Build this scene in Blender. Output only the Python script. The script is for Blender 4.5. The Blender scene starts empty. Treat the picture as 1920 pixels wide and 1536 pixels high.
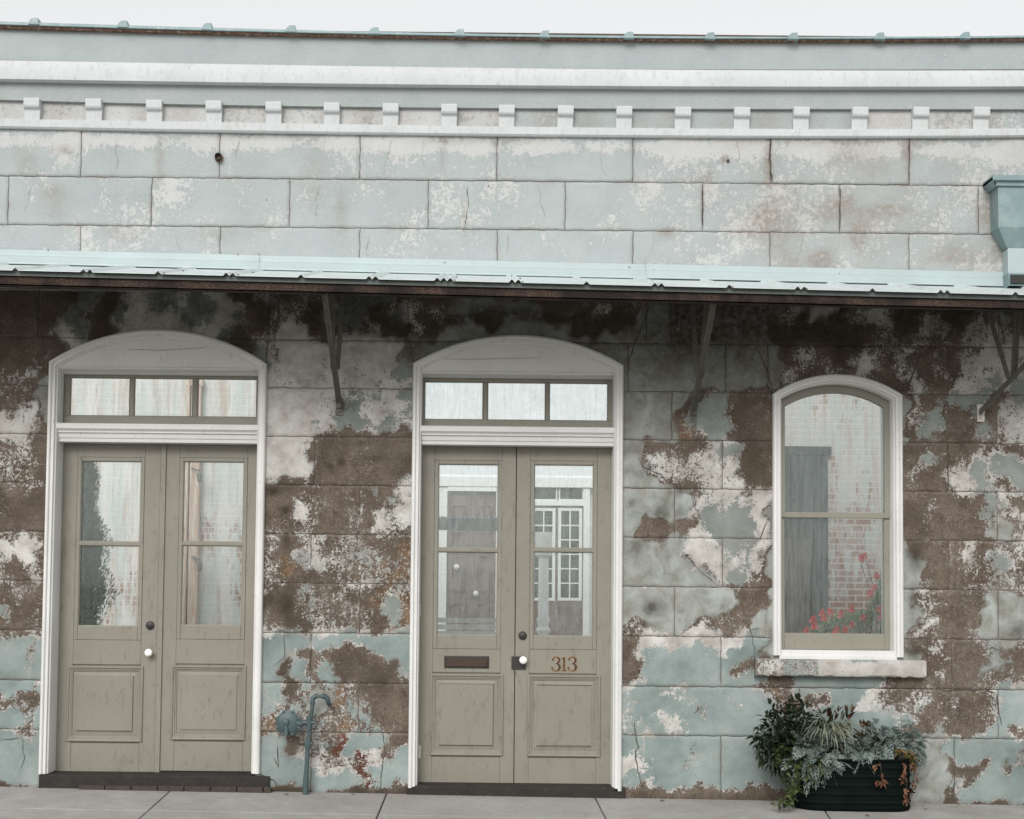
import bpy, bmesh, math, random
import numpy as np
from mathutils import Matrix, Vector
random.seed(7)
R = math.radians
scene = bpy.context.scene
col = scene.collection

# ---------------------------------------------------------------- camera, sky, sun, exposure
D = 10.0                       # camera to facade
MPP = 0.0041                   # metres per photo pixel on the facade
F = D / MPP                    # focal length in photo pixels
PX0, PY0 = 900.0, 985.0        # principal point in photo pixels
PITCH, ROLL = R(2.7), R(0.573)
CAM = Vector((0.0, -D, 1.60))
cam_data = bpy.data.cameras.new('camera')
cam = bpy.data.objects.new('camera', cam_data)
col.objects.link(cam)
cam_data.sensor_width = 36.0
cam_data.lens = 36.0 * F / 1920.0
cam_data.shift_x = (960 - PX0) / 1920.0
cam_data.shift_y = (PY0 - 768) / 1920.0
cam_data.clip_end = 2000
CM = Matrix.Rotation(R(90) + PITCH, 3, 'X') @ Matrix.Rotation(ROLL, 3, 'Z')
cam.matrix_world = Matrix.Translation(CAM) @ CM.to_4x4()
scene.camera = cam

world = bpy.data.worlds.new('World')
scene.world = world
world.use_nodes = True
nt = world.node_tree
for n in list(nt.nodes): nt.nodes.remove(n)
sky = nt.nodes.new('ShaderNodeTexSky')
sky.sky_type = 'NISHITA'
sky.sun_disc = False
SUN_EL, SUN_AZ = R(33), R(194)          # azimuth measured from +Y clockwise: in front of the facade, a little left
sky.sun_elevation = SUN_EL
sky.sun_rotation = SUN_AZ
sky.air_density = 1.0
sky.dust_density = 3.0
hs = nt.nodes.new('ShaderNodeHueSaturation')
hs.inputs['Saturation'].default_value = 0.16
bg = nt.nodes.new('ShaderNodeBackground')
bg.inputs['Strength'].default_value = 0.125
wo = nt.nodes.new('ShaderNodeOutputWorld')
nt.links.new(sky.outputs[0], hs.inputs['Color'])
oc = nt.nodes.new('ShaderNodeMix'); oc.data_type = 'RGBA'      # thin even overcast over the sky
oc.inputs[0].default_value = 0.55
oc.inputs[7].default_value = (7.95, 8.08, 8.0, 1)
nt.links.new(hs.outputs[0], oc.inputs[6])
nt.links.new(oc.outputs[2], bg.inputs['Color'])
nt.links.new(bg.outputs[0], wo.inputs['Surface'])

sl = bpy.data.lights.new('sun', 'SUN')
sl.energy = 1.9
sl.angle = R(30)
sl.color = (1.0, 0.985, 0.965)
so = bpy.data.objects.new('sun', sl)
col.objects.link(so)
sd = Vector((math.sin(SUN_AZ) * math.cos(SUN_EL), math.cos(SUN_AZ) * math.cos(SUN_EL), math.sin(SUN_EL)))
so.rotation_euler = sd.to_track_quat('Z', 'Y').to_euler()
so.location = (0, -5, 12)

scene.view_settings.view_transform = 'Standard'
scene.view_settings.look = 'None'
scene.view_settings.exposure = 0.2
scene.view_settings.gamma = 1.0
scene.cycles.max_bounces = 8
scene.cycles.transparent_max_bounces = 12

# ---------------------------------------------------------------- photo pixel <-> place
def P(px, py, y=0.0):
    """point of the place at distance plane y that the photo shows at (px, py)"""
    d = CM @ Vector(((px - PX0), -(py - PY0), -F))
    t = (y - CAM.y) / d.y
    return CAM + d * t
def X(px, y=0.0, py=1000): return P(px, py, y).x
def Z(py, y=0.0, px=900): return P(px, py, y).z
def ZR(v): return P(900, v, 0).z          # course lines are given where they cross px 900
CMI = np.array(CM.transposed())
def to_px(xs, zs, y=0.0):
    d = np.stack([xs - CAM.x, np.full_like(xs, y - CAM.y), zs - CAM.z])
    c = CMI @ d
    k = F / (-c[2])
    return PX0 + c[0] * k, PY0 - c[1] * k
gA, gB = P(0, 1475), P(1920, 1510)
GS = (gB.z - gA.z) / (gB.x - gA.x)
G0 = gA.z - GS * gA.x
def gz(x): return G0 + GS * x             # the pavement falls gently to the right

# ---------------------------------------------------------------- mesh helpers
class MB:
    def __init__(s): s.v = []; s.f = []; s.m = []; s.cols = None
    def add(s, vs, fs, mi=0):
        o = len(s.v); s.v += [tuple(a) for a in vs]
        for f in fs: s.f.append(tuple(i + o for i in f)); s.m.append(mi)
    def box(s, x0, x1, y0, y1, z0, z1, mi=0):
        s.add([(x0,y0,z0),(x1,y0,z0),(x1,y1,z0),(x0,y1,z0),(x0,y0,z1),(x1,y0,z1),(x1,y1,z1),(x0,y1,z1)],
              [(0,3,2,1),(4,5,6,7),(0,1,5,4),(1,2,6,5),(2,3,7,6),(3,0,4,7)], mi)
    def bar(s, a, b, w, h, up=(0,0,1), mi=0):
        a, b = Vector(a), Vector(b); d = (b - a).normalized(); u = Vector(up)
        if abs(d.dot(u)) > .97: u = Vector((1,0,0))
        r = d.cross(u).normalized(); u = r.cross(d)
        vs = []
        for p in (a, b):
            for (i, j) in ((-1,-1),(1,-1),(1,1),(-1,1)): vs.append(p + r*i*w/2 + u*j*h/2)
        s.add(vs, [(0,3,2,1),(4,5,6,7),(0,1,5,4),(1,2,6,5),(2,3,7,6),(3,0,4,7)], mi)
    def tube(s, pts, r, n=12, mi=0, caps=True):
        pts = [Vector(p) for p in pts]
        rs = r if isinstance(r, (list, tuple)) else [r] * len(pts)
        vs = []; u = None
        for i, p in enumerate(pts):
            d = (pts[min(i+1, len(pts)-1)] - pts[max(i-1, 0)]).normalized()
            if u is None:
                u = Vector((0,0,1)) if abs(d.z) < .9 else Vector((1,0,0))
            u = (u - d * u.dot(d)).normalized(); w = d.cross(u)
            for k in range(n):
                a = 2*math.pi*k/n; vs.append(p + (u*math.cos(a) + w*math.sin(a))*rs[i])
        fs = []
        for i in range(len(pts)-1):
            for k in range(n):
                k2 = (k+1) % n; fs.append((i*n+k, i*n+k2, (i+1)*n+k2, (i+1)*n+k))
        if caps:
            fs.append(tuple(range(n-1,-1,-1))); fs.append(tuple((len(pts)-1)*n+k for k in range(n)))
        s.add(vs, fs, mi)
    def lathe(s, c, prof, axis='Z', n=24, mi=0, sx=1, sy=1):
        c = Vector(c); vs = []
        for (r, h) in prof:
            for k in range(n):
                a = 2*math.pi*k/n; p, q = r*math.cos(a)*sx, r*math.sin(a)*sy
                v = {'Z': (p,q,h), 'Y': (p,h,q), 'X': (h,p,q)}[axis]
                vs.append(c + Vector(v))
        fs = []
        for i in range(len(prof)-1):
            for k in range(n):
                k2 = (k+1) % n; fs.append((i*n+k, i*n+k2, (i+1)*n+k2, (i+1)*n+k))
        fs.append(tuple(range(n-1,-1,-1))); fs.append(tuple((len(prof)-1)*n+k for k in range(n)))
        s.add(vs, fs, mi)
    def prism(s, poly, y0, y1, mi=0):
        n = len(poly)
        vs = [(a, y0, b) for a, b in poly] + [(a, y1, b) for a, b in poly]
        fs = [tuple(range(n)), tuple(range(2*n-1, n-1, -1))] + [(i, (i+1)%n, n+(i+1)%n, n+i) for i in range(n)]
        s.add(vs, fs, mi)
    def sweep(s, path, prof, closed=False, mi=0):
        """path: (x,z) points, prof: (inward, y) points; inward is to the right of the direction"""
        n = len(path); m = len(prof); vs = []
        for i in range(n):
            p = Vector(path[i])
            if closed: a = Vector(path[i-1]); b = Vector(path[(i+1) % n])
            else: a = Vector(path[max(i-1,0)]); b = Vector(path[min(i+1,n-1)])
            d1 = (p-a).normalized() if (p-a).length > 1e-9 else (b-p).normalized()
            d2 = (b-p).normalized() if (b-p).length > 1e-9 else d1
            n1 = Vector((d1.y, -d1.x)); n2 = Vector((d2.y, -d2.x))
            mm = (n1+n2); mm = mm / max(mm.dot(n1), .3)
            for (q, y) in prof: vs.append((p.x + mm.x*q, y, p.y + mm.y*q))
        fs = []
        for i in range(n if closed else n-1):
            for k in range(m-1):
                a, b = i*m+k, ((i+1) % n)*m+k
                fs.append((a, b, b+1, a+1))
        if not closed:
            fs.append(tuple(range(m))); fs.append(tuple((n-1)*m + k for k in range(m-1,-1,-1)))
        s.add(vs, fs, mi)
    def rect(s, x0, x1, z0, z1, prof, mi=0, y=0.0):
        prof = [(a, b+y) for a, b in prof]
        s.sweep([(x0,z0),(x0,z1),(x1,z1),(x1,z0)], prof, True, mi)
    def build(s, name, mats, parent=None, smooth=None, bevel=0, recalc=True):
        me = bpy.data.meshes.new(name)
        L = parent_loc(parent)
        me.from_pydata([(a-L[0], b-L[1], c-L[2]) for a, b, c in s.v], [], s.f)
        if not isinstance(mats, (list, tuple)): mats = [mats]
        for m in mats: me.materials.append(m)
        me.polygons.foreach_set('material_index', s.m)
        me.update()
        if recalc:
            bm = bmesh.new(); bm.from_mesh(me); bmesh.ops.recalc_face_normals(bm, faces=bm.faces); bm.to_mesh(me); bm.free()
        if smooth is not None:
            for p in me.polygons: p.use_smooth = True
            me.set_sharp_from_angle(angle=R(smooth))
        o = bpy.data.objects.new(name, me); col.objects.link(o)
        if parent is not None: o.parent = parent
        if bevel:
            b = o.modifiers.new('bevel', 'BEVEL'); b.width = bevel; b.segments = 2; b.limit_method = 'ANGLE'; b.angle_limit = R(40)
        return o
def parent_loc(p):
    L = Vector((0,0,0))
    while p is not None: L += p.location; p = p.parent
    return L
def tag(o, label=None, cat=None, group=None, kind=None):
    if label: o['label'] = label
    if cat: o['category'] = cat
    if group: o['group'] = group
    if kind: o['kind'] = kind
    return o
def thing(name, loc, label, cat, group=None):
    o = bpy.data.objects.new(name, None); col.objects.link(o); o.location = loc
    o.empty_display_size = .2
    return tag(o, label, cat, group)
def arc(xa, za, xb, zb, rise, n=28):
    """segmental arch from a to b, both ends included"""
    c = math.hypot(xb-xa, zb-za); r = (c*c/4 + rise*rise)/(2*rise)
    mx, mz = (xa+xb)/2, (za+zb)/2; ux, uz = (xb-xa)/c, (zb-za)/c; nx, nz = -uz, ux
    cx, cz = mx - nx*(r-rise), mz - nz*(r-rise); h = math.asin(min(1, c/2/r))
    out = []
    for i in range(n+1):
        t = -h + 2*h*i/n
        out.append((cx + r*(math.sin(t)*ux + math.cos(t)*nx), cz + r*(math.sin(t)*uz + math.cos(t)*nz)))
    return out

# ---------------------------------------------------------------- materials
class NT:
    def __init__(s, name):
        s.m = bpy.data.materials.new(name); s.m.use_nodes = True; s.t = s.m.node_tree
        for n in list(s.t.nodes): s.t.nodes.remove(n)
        s.out = s.t.nodes.new('ShaderNodeOutputMaterial')
        s.b = s.t.nodes.new('ShaderNodeBsdfPrincipled')
        s.t.links.new(s.b.outputs[0], s.out.inputs[0])
        tc = s.t.nodes.new('ShaderNodeTexCoord'); s.obj = tc.outputs['Object']; s.gen = tc.outputs['Generated']
    def N(s, t, **k):
        n = s.t.nodes.new(t)
        for a, b in k.items():
            if hasattr(n, a): setattr(n, a, b)
        return n
    def L(s, a, b): s.t.links.new(a, b)
    def setin(s, sock, v):
        if isinstance(v, bpy.types.NodeSocket): s.L(v, sock)
        else: sock.default_value = v
    def math(s, op, a, b=0.0, c=None, clamp=False):
        n = s.N('ShaderNodeMath'); n.operation = op; n.use_clamp = clamp
        s.setin(n.inputs[0], a); s.setin(n.inputs[1], b)
        if c is not None: s.setin(n.inputs[2], c)
        return n.outputs[0]
    def mapping(s, scale=(1,1,1), loc=(0,0,0), rot=(0,0,0), vec=None):
        n = s.N('ShaderNodeMapping'); n.inputs['Scale'].default_value = scale
        n.inputs['Location'].default_value = loc; n.inputs['Rotation'].default_value = rot
        s.L(vec if vec else s.obj, n.inputs[0]); return n.outputs[0]
    def noise(s, scale, detail=6, rough=.6, vec=None, dist=0, color=False):
        n = s.N('ShaderNodeTexNoise'); n.inputs['Scale'].default_value = scale; n.inputs['Detail'].default_value = detail
        n.inputs['Roughness'].default_value = rough; n.inputs['Distortion'].default_value = dist
        s.L(vec if vec else s.obj, n.inputs['Vector']); return n.outputs['Color' if color else 'Fac']
    def ramp(s, fac, stops, interp='LINEAR'):
        n = s.N('ShaderNodeValToRGB'); n.color_ramp.interpolation = interp
        e = n.color_ramp.elements
        while len(e) < len(stops): e.new(.5)
        for i, (p, c) in enumerate(stops):
            e[i].position = p; e[i].color = c if len(c) == 4 else (*c, 1)
        s.L(fac, n.inputs[0]); return n.outputs[0]
    def mix(s, fac, a, b, mode='MIX'):
        n = s.N('ShaderNodeMix'); n.data_type = 'RGBA'; n.blend_type = mode
        s.setin(n.inputs[0], fac)
        for sk, v in ((n.inputs[6], a), (n.inputs[7], b)):
            if isinstance(v, bpy.types.NodeSocket): s.L(v, sk)
            else: sk.default_value = v if len(v) == 4 else (*v, 1)
        return n.outputs[2]
    def step(s, v, k=10):      # sharp but smooth threshold at 0.5
        a = s.math('SUBTRACT', v, .5); return s.math('MULTIPLY_ADD', a, k, .5, clamp=True)
    def bump(s, h, strength=.4, dist=.004, normal=None):
        n = s.N('ShaderNodeBump'); n.inputs['Strength'].default_value = strength; n.inputs['Distance'].default_value = dist
        s.L(h, n.inputs['Height'])
        if normal: s.L(normal, n.inputs['Normal'])
        s.L(n.outputs[0], s.b.inputs['Normal']); return n.outputs[0]
    def set(s, color=None, rough=None, metal=None, spec=None):
        if color is not None:
            if isinstance(color, bpy.types.NodeSocket): s.L(color, s.b.inputs['Base Color'])
            else: s.b.inputs['Base Color'].default_value = (*color, 1)
        if rough is not None: s.setin(s.b.inputs['Roughness'], rough)
        if metal is not None: s.b.inputs['Metallic'].default_value = metal
        if spec is not None: s.b.inputs['Specular IOR Level'].default_value = spec
        return s
def simple(name, c, rough=.6, var=.15, scale=8, metal=0, spec=.5, bump=.1, bscale=60, dirt=None):
    t = NT(name); n = t.noise(scale, 5, .65)
    a = tuple(x*(1-var) for x in c); b = tuple(min(1, x*(1+var)) for x in c)
    cc = t.ramp(n, [(.3, a), (.7, b)])
    if dirt:
        d = t.step(t.math('ADD', t.noise(dirt[1], 8, .7), dirt[2]), 5); cc = t.mix(d, cc, dirt[0])
    t.set(cc, rough, metal, spec)
    if bump: t.bump(t.noise(bscale, 4, .6), bump, .003)
    return t.m

# paint on masonry: teal coat over a white coat over brown stone, each worn where the attributes say
def masonry():
    t = NT('peeling_masonry')
    a1 = t.N('ShaderNodeAttribute', attribute_name='coat'); a2 = t.N('ShaderNodeAttribute', attribute_name='ground_coat')
    s1 = t.N('ShaderNodeSeparateColor'); t.L(a1.outputs['Color'], s1.inputs[0])
    s2 = t.N('ShaderNodeSeparateColor'); t.L(a2.outputs['Color'], s2.inputs[0])
    w, te, so_ = s1.outputs; ce, ru, up = s2.outputs
    br = a1.outputs['Alpha']; dirt = a2.outputs['Alpha']
    nL = t.noise(5, 9, .68)
    nM = t.noise(27, 9, .72, dist=.25)
    nF = t.noise(105, 4, .7)
    streak = t.noise(12, 8, .72, vec=t.mapping((2.2, 1, .35)))
    # threshold noise, about uniform around 0
    n = t.math('ADD', t.math('MULTIPLY', t.math('SUBTRACT', nL, .5), .45), t.math('MULTIPLY', t.math('SUBTRACT', nM, .5), 2.0))
    n = t.math('ADD', n, t.math('MULTIPLY', t.math('SUBTRACT', t.noise(52, 5, .68, vec=t.mapping(loc=(7, 7, 7))),   .5), 1.25))
    n = t.math('ADD', n, t.math('MULTIPLY', t.math('SUBTRACT', nF, .5), 1.35))
    n = t.math('ADD', n, t.math('MULTIPLY', t.math('SUBTRACT', streak, .5), .9))
    n2 = t.math('ADD', t.math('MULTIPLY', t.math('SUBTRACT', t.noise(11, 9, .7, vec=t.mapping(loc=(5, 3, 9))), .5), 2.3),
                t.math('MULTIPLY', t.math('SUBTRACT', t.noise(95, 3, .6, vec=t.mapping(loc=(1, 3, 2))), .5), .9))
    wt = t.math('MAXIMUM', w, t.math('ADD', te, .05))
    Mw = t.step(t.math('ADD', wt, n), 22)
    nt2 = t.math('ADD', t.math('MULTIPLY', n, .75), t.math('MULTIPLY', n2, .35))
    Mt = t.math('MULTIPLY', t.step(t.math('ADD', te, nt2), 16), Mw)
    # stone
    st = t.ramp(nM, [(.30, (.028, .019, .013)), (.42, (.074, .053, .039)), (.56, (.142, .110, .086)), (.75, (.25, .212, .178))])
    st = t.mix(.5, st, t.ramp(t.noise(60, 5, .75), [(.36, (.048, .035, .026)), (.5, (.118, .091, .071)), (.64, (.28, .24, .20))]))
    st = t.mix(t.math('MULTIPLY', t.step(t.noise(5, 8, .7, vec=t.mapping(loc=(9, 9, 9))), 4), .5), st, (.18, .146, .12))
    cem = t.ramp(t.noise(6, 8, .62, dist=.5), [(.28, (.145, .135, .108)), (.5, (.29, .31, .285)), (.7, (.39, .43, .41))])
    cem = t.mix(t.math('MULTIPLY', t.step(t.noise(7, 6, .6, vec=t.mapping(loc=(2, 8, 1))), 5), .22), cem, (.25, .215, .185))
    cMask = t.step(t.math('ADD', ce, t.math('MULTIPLY', n, .28)), 5)
    rust = t.ramp(nM, [(.3, (.08, .05, .032)), (.55, (.19, .125, .080)), (.75, (.34, .26, .19))])
    base = t.mix(t.step(t.math('ADD', ru, t.math('MULTIPLY', n, .5)), 6), st, rust)
    base = t.mix(t.step(t.math('ADD', br, t.math('MULTIPLY', n, .4)), 10), base, t.ramp(nF, [(.3, (.085, .035, .024)), (.7, (.15, .065, .045))]))
    # damp dark bands in the stone and pale mortar dust
    base = t.mix(t.math('MULTIPLY', t.step(t.noise(4.3, 7, .62, vec=t.mapping(loc=(3, 1, 4))), 7), .5), base, t.mix(1, base, (.42, .38, .34), 'MULTIPLY'))
    base = t.mix(cMask, base, cem)
    white = t.ramp(t.noise(8, 6, .6), [(.3, (.34, .315, .285)), (.55, (.50, .485, .455)), (.75, (.60, .59, .56))])
    tealL = t.ramp(t.noise(3.5, 7, .62, vec=t.mapping(loc=(4, 0, 7))), [(.28, (.15, .192, .184)), (.5, (.235, .282, .272)), (.72, (.32, .36, .35))])
    sz = t.N('ShaderNodeSeparateXYZ'); t.L(t.obj, sz.inputs[0])      # the dado below is a later, bluer coat
    old = t.step(t.math('MULTIPLY_ADD', t.math('SUBTRACT', sz.outputs[2], ZR(1190)), 6.0, .5), 6)
    tealL = t.mix(old, tealL, t.ramp(nL, [(.28, (.135, .155, .140)), (.5, (.205, .228, .210)), (.72, (.27, .295, .275))]))
    tealU = t.ramp(t.noise(3.5, 7, .62, vec=t.mapping(loc=(4, 0, 7))), [(.28, (.325, .368, .372)), (.7, (.385, .422, .425))])
    whiteU = t.ramp(nF, [(.3, (.455, .460, .452)), (.7, (.53, .54, .535))])
    teal = t.mix(up, tealL, tealU); wh = t.mix(up, white, whiteU)
    c = t.mix(Mw, base, wh)
    c = t.mix(Mt, c, teal)
    flk = t.step(t.math('ADD', t.noise(58, 4, .62, vec=t.mapping(loc=(8, 1, 6))), t.math('MULTIPLY_ADD', wt, .34, -.20)), 22)
    flk = t.math('MULTIPLY', flk, t.math('SUBTRACT', 1.0, t.math('MAXIMUM', cMask, Mw)))
    c = t.mix(flk, c, t.mix(t.step(nL, 12), wh, teal))
    # grime: specks, soot and brown water stains, plus darker upper courses
    spk = t.step(t.math('ADD', t.noise(130, 3, .7), -.13), 22)
    c = t.mix(t.math('MULTIPLY', spk, .45), c, (.10, .08, .06))
    dm = t.math('MULTIPLY', dirt, t.math('MULTIPLY_ADD', nM, 1.8, -.25, clamp=True), clamp=True)
    c = t.mix(dm, c, (.235, .195, .165))
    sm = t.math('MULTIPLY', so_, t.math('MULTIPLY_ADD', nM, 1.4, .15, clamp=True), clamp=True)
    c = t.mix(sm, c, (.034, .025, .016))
    t.set(c, .9, spec=.25)
    h = t.math('ADD', t.math('MULTIPLY', Mw, .35), t.math('MULTIPLY', Mt, .2))
    h = t.math('ADD', h, t.math('MULTIPLY', nF, .25)); h = t.math('ADD', h, t.math('MULTIPLY', nM, .8))
    h = t.math('ADD', h, t.math('MULTIPLY', cMask, .5))
    t.bump(h, .8, .0055)
    return t.m

# ================================================================ setting
M_walk = NT('concrete_pavement')
n1 = M_walk.noise(1.3, 8, .65); n2_ = M_walk.noise(40, 5, .7)
cc = M_walk.ramp(n1, [(.3, (.26, .245, .225)), (.7, (.43, .41, .39))])
cc = M_walk.mix(M_walk.math('MULTIPLY', M_walk.step(M_walk.math('ADD', M_walk.noise(5, 9, .78), -.06), 6), .5), cc, (.20, .18, .16))
cc = M_walk.mix(.25, cc, M_walk.ramp(n2_, [(.35, (.2, .19, .175)), (.65, (.5, .49, .47))]))
cc = M_walk.mix(M_walk.math('MULTIPLY', M_walk.step(M_walk.math('ADD', M_walk.noise(90, 2, .5), -.17), 25), .6), cc, (.09, .08, .07))
M_walk.set(cc, .9, spec=.2); M_walk.bump(n2_, .35, .003); M_walk = M_walk.m
M_joint = simple('dark_joint', (.06, .052, .043), .95, bump=0)
M_asph = simple('asphalt', (.06, .06, .062), .95, .2, 3, bump=.6, bscale=120)
M_earth = simple('bare_ground', (.30, .27, .23), .95, .2, 2, bump=.4)

m = MB(); m.add([(-700,-700,-.42),(700,-700,-.42),(700,700,-.42),(-700,700,-.42)], [(0,1,2,3)])
tag(m.build('ground', M_earth), kind='structure')
m = MB(); m.add([(-60,-13,gz(-60)*.0-.30),(60,-13,-.30),(60,-4.6,-.30),(-60,-4.6,-.30)], [(0,1,2,3)])
tag(m.build('road', M_asph), kind='structure')
# pavement slabs with sawn joints that follow the photo's lines
m = MB()
XL, XR = -9, 9
def gp(px, py):                 # a pavement point seen at a pixel
    d = CM @ Vector((px-PX0, -(py-PY0), -F)); t = (G0 + GS*0 - CAM.z)/d.z
    for _ in range(4):
        p = CAM + d*t; t = (gz(p.x) - CAM.z)/d.z
    return CAM + d*t
jl = []
for (a, b) in (((320,1482),(262,1534)), ((724,1490),(706,1534)), ((1115,1494),(1136,1534)), ((1535,1502),(1556,1534))):
    p, q = gp(*a), gp(*b); s_ = (q.x-p.x)/(q.y-p.y)
    jl.append((p.x + s_*(0-p.y), p.x + s_*(-4.6-p.y)))
jl = [(XL, XL)] + [(-6.5, -7.2), (-4.6, -5.4)] + jl + [(4.6, 5.2), (6.6, 7.4)] + [(XR, XR)]
jl = sorted(jl)
jy = [0.02, -.92, -2.3, -3.5, -4.6]
for i in range(len(jl)-1):
    for k in range(len(jy)-1):
        vs = []
        for (side, yy) in ((i, jy[k]-.004), (i+1, jy[k]-.004), (i+1, jy[k+1]+.004), (i, jy[k+1]+.004)):
            f = yy/-4.6; x = jl[side][0] + (jl[side][1]-jl[side][0])*f
            x += .005 if side == i else -.005
            vs.append((x, yy, gz(x)))
        vs2 = [(a, b, c-.12) for a, b, c in vs]
        m.add(vs + vs2, [(0,1,2,3), (7,6,5,4), (0,4,5,1), (1,5,6,2), (2,6,7,3), (3,7,4,0)])
pv = m.build('pavement', [M_walk], bevel=.006); tag(pv, kind='structure')
m = MB(); m.add([(XL,.02,gz(XL)-.03),(XR,.02,gz(XR)-.03),(XR,-4.58,gz(XR)-.03),(XL,-4.58,gz(XL)-.03)], [(0,1,2,3)])
m.box(XL, XR, -4.76, -4.60, -.42, -.06)
tag(m.build('kerb', M_joint), kind='structure')
m = MB(); m.add([(-14,.42,-.10),(14,.42,-.10),(14,30,-.10),(-14,30,-.10)], [(0,1,2,3)])
tag(m.build('courtyard_ground', M_walk), kind='structure')

# ================================================================ building
B = thing('old_stone_building', (0, .2, 0), 'one-storey stone building with peeling teal and white paint, two double doors and an arched window', 'building')
M_wall = masonry()
def paint(name, c, dirt=(.30,.26,.22), rough=.5, amt=-.15, bump=.12, streaks=True):
    t = NT(name)
    n = t.noise(2.5, 6, .6); a = tuple(x*.92 for x in c); b = tuple(min(1, x*1.06) for x in c)
    cc = t.ramp(n, [(.3, a), (.7, b)])
    d = t.step(t.math('ADD', t.noise(14, 9, .75, vec=t.mapping((1.6,1,.6))), amt), 9)
    cc = t.mix(t.math('MULTIPLY', d, .75), cc, dirt)
    g = t.noise(60, 4, .7, vec=t.mapping((1,1,.12))); 
    cc = t.mix(.10, cc, t.ramp(g, [(.3, tuple(x*.55 for x in c)), (.7, c)]))
    sp = t.step(t.math('ADD', t.noise(48, 3, .6), -.2), 20)
    cc = t.mix(t.math('MULTIPLY', sp, .6), cc, tuple(x*.5 for x in dirt))
    t.set(cc, rough, spec=.35)
    t.bump(t.math('ADD', t.math('MULTIPLY', g, .5), t.noise(180, 2, .5)), bump, .002)
    return t.m
M_white = paint('white_trim_paint', (.635, .63, .61), amt=-.16)
M_cornice = paint('white_cornice_paint', (.525, .545, .548), dirt=(.42,.42,.405), rough=.85, amt=-.08)
M_tan = paint('taupe_door_paint', (.222, .209, .171), dirt=(.145,.13,.10), amt=-.10)
M_tan2 = paint('taupe_sash_paint', (.235, .226, .185), dirt=(.17,.14,.11), amt=-.13)
M_black = simple('black_iron', (.02,.018,.016), .45, bump=.05)
M_brass = simple('aged_brass', (.36,.21,.09), .42, .25, 90, metal=.6)
M_bronze = simple('dark_bronze', (.055,.036,.027), .45, .25, 60, metal=.5)
M_china = simple('white_china', (.85,.85,.83), .15, .02, bump=0)
M_darkwood = simple('dark_worn_timber', (.018,.014,.011), .8, .4, 10, bump=.5, dirt=((.07,.055,.045), 22, -.16))
M_sillbrick = simple('dusty_brick_sill', (.048,.037,.030), .9, .3, 30, bump=.5)

# openings (photo pixels): outer edge of the casing
def opening(xl, xr, ptop, prise_x, zspl, zspr, ztop, zbl, zbr, ym=1100):
    o = {}
    o['x0'] = X(xl, -.05, ym); o['x1'] = X(xr, -.05, ym)
    o['zl'] = P(ptop[0], zspl, -.05).z; o['zr'] = P(ptop[1], zspr, -.05).z
    o['zt'] = P(prise_x, ztop, -.05).z
    o['z0l'] = P(xl, zbl, -.05).z; o['z0r'] = P(xr, zbr, -.05).z
    zs = (o['zl'] + o['zr'])/2; o['zs'] = zs; o['rise'] = o['zt'] - zs
    o['arch'] = arc(o['x0'], zs, o['x1'], zs, o['rise'])
    return o
OL = opening(79, 492, (90,500), 296, 681, 677, 617, 1452, 1452)
OC = opening(769, 1168, (770,1170), 968, 683, 681, 627, 1478, 1484)
OW = opening(1451, 1696, (1448,1693), 1570, 735, 742, 701, 1229, 1233)
OPEN = [OL, OC, OW]

def in_arch(o, xs, zs, inset):
    """true inside the opening's outline, shrunk by inset"""
    c = o['x1']-o['x0']; r = (c*c/4 + o['rise']**2)/(2*o['rise']); cx = (o['x0']+o['x1'])/2; cz = o['zs'] + o['rise'] - r
    ok = (xs > o['x0']+inset) & (xs < o['x1']-inset) & (zs > min(o['z0l'], o['z0r']) - (.12 if o is not OW else -inset))
    return ok & ((np.hypot(xs-cx, zs-cz) < r-inset) | (zs < o['zs']-.02))

# ---- ashlar blocks
XA, XB = X(-330), X(2260)
rows = [   # (top, bottom, joints) all in photo pixels
 (40, 78, 150, []),
]
def jx(l, v): return sorted(X(a, 0, v) for a in l)
courses = [
 (236, 339, [-360,-105,152,412,675,932,1187,1445,1705,1965,2220]),
 (339, 430, [-240,15,284,543,803,1060,1317,1575,1835,2090]),
 (430, 549, [-105,150,412,674,932,1187,1444,1705,1965]),
 (549, 641, [-180,72,505,765,1212,1258,1505,1690,1872,2050]),
 (641, 731, [-90,500,1178,1360,1440,1778,1960]),
 (731, 822, [-180,1260,1870,2050]),
 (822, 913, [-90,590,1355,1778,1960]),
 (913, 1005, [-180,675,1265,1870,2050]),
 (1005, 1097, [-90,583,1355,1780,1960]),
 (1097, 1190, [-180,675,1265,1872,2050]),
 (1190, 1284, [-90,583,1352,1785,1960]),
 (1284, 1376, [-180,672,1500,1690,1872,2050]),
 (1376, 1530, [-90,583,1352,1790,1960]),
]
V = []; FC = []; JW = []; ED = []; nv = 0
rng = np.random.default_rng(3)
def smooth_noise(x, z, s=1.0):
    return (np.sin(x*3.1*s+1.3)*np.cos(z*2.7*s+.4) + np.sin(x*7.3*s+z*5.1*s)*.5 + np.sin(x*17*s-z*13*s+2)*.28)
def axis_pts(a, b, st=.02, g=.0019, bev=.0045):
    a2, b2 = a+g, b-g
    n = max(1, int(round((b2-a2-2*bev)/st)))
    return np.concatenate([[a2], np.linspace(a2+bev, b2-bev, n+1), [b2]])
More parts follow.
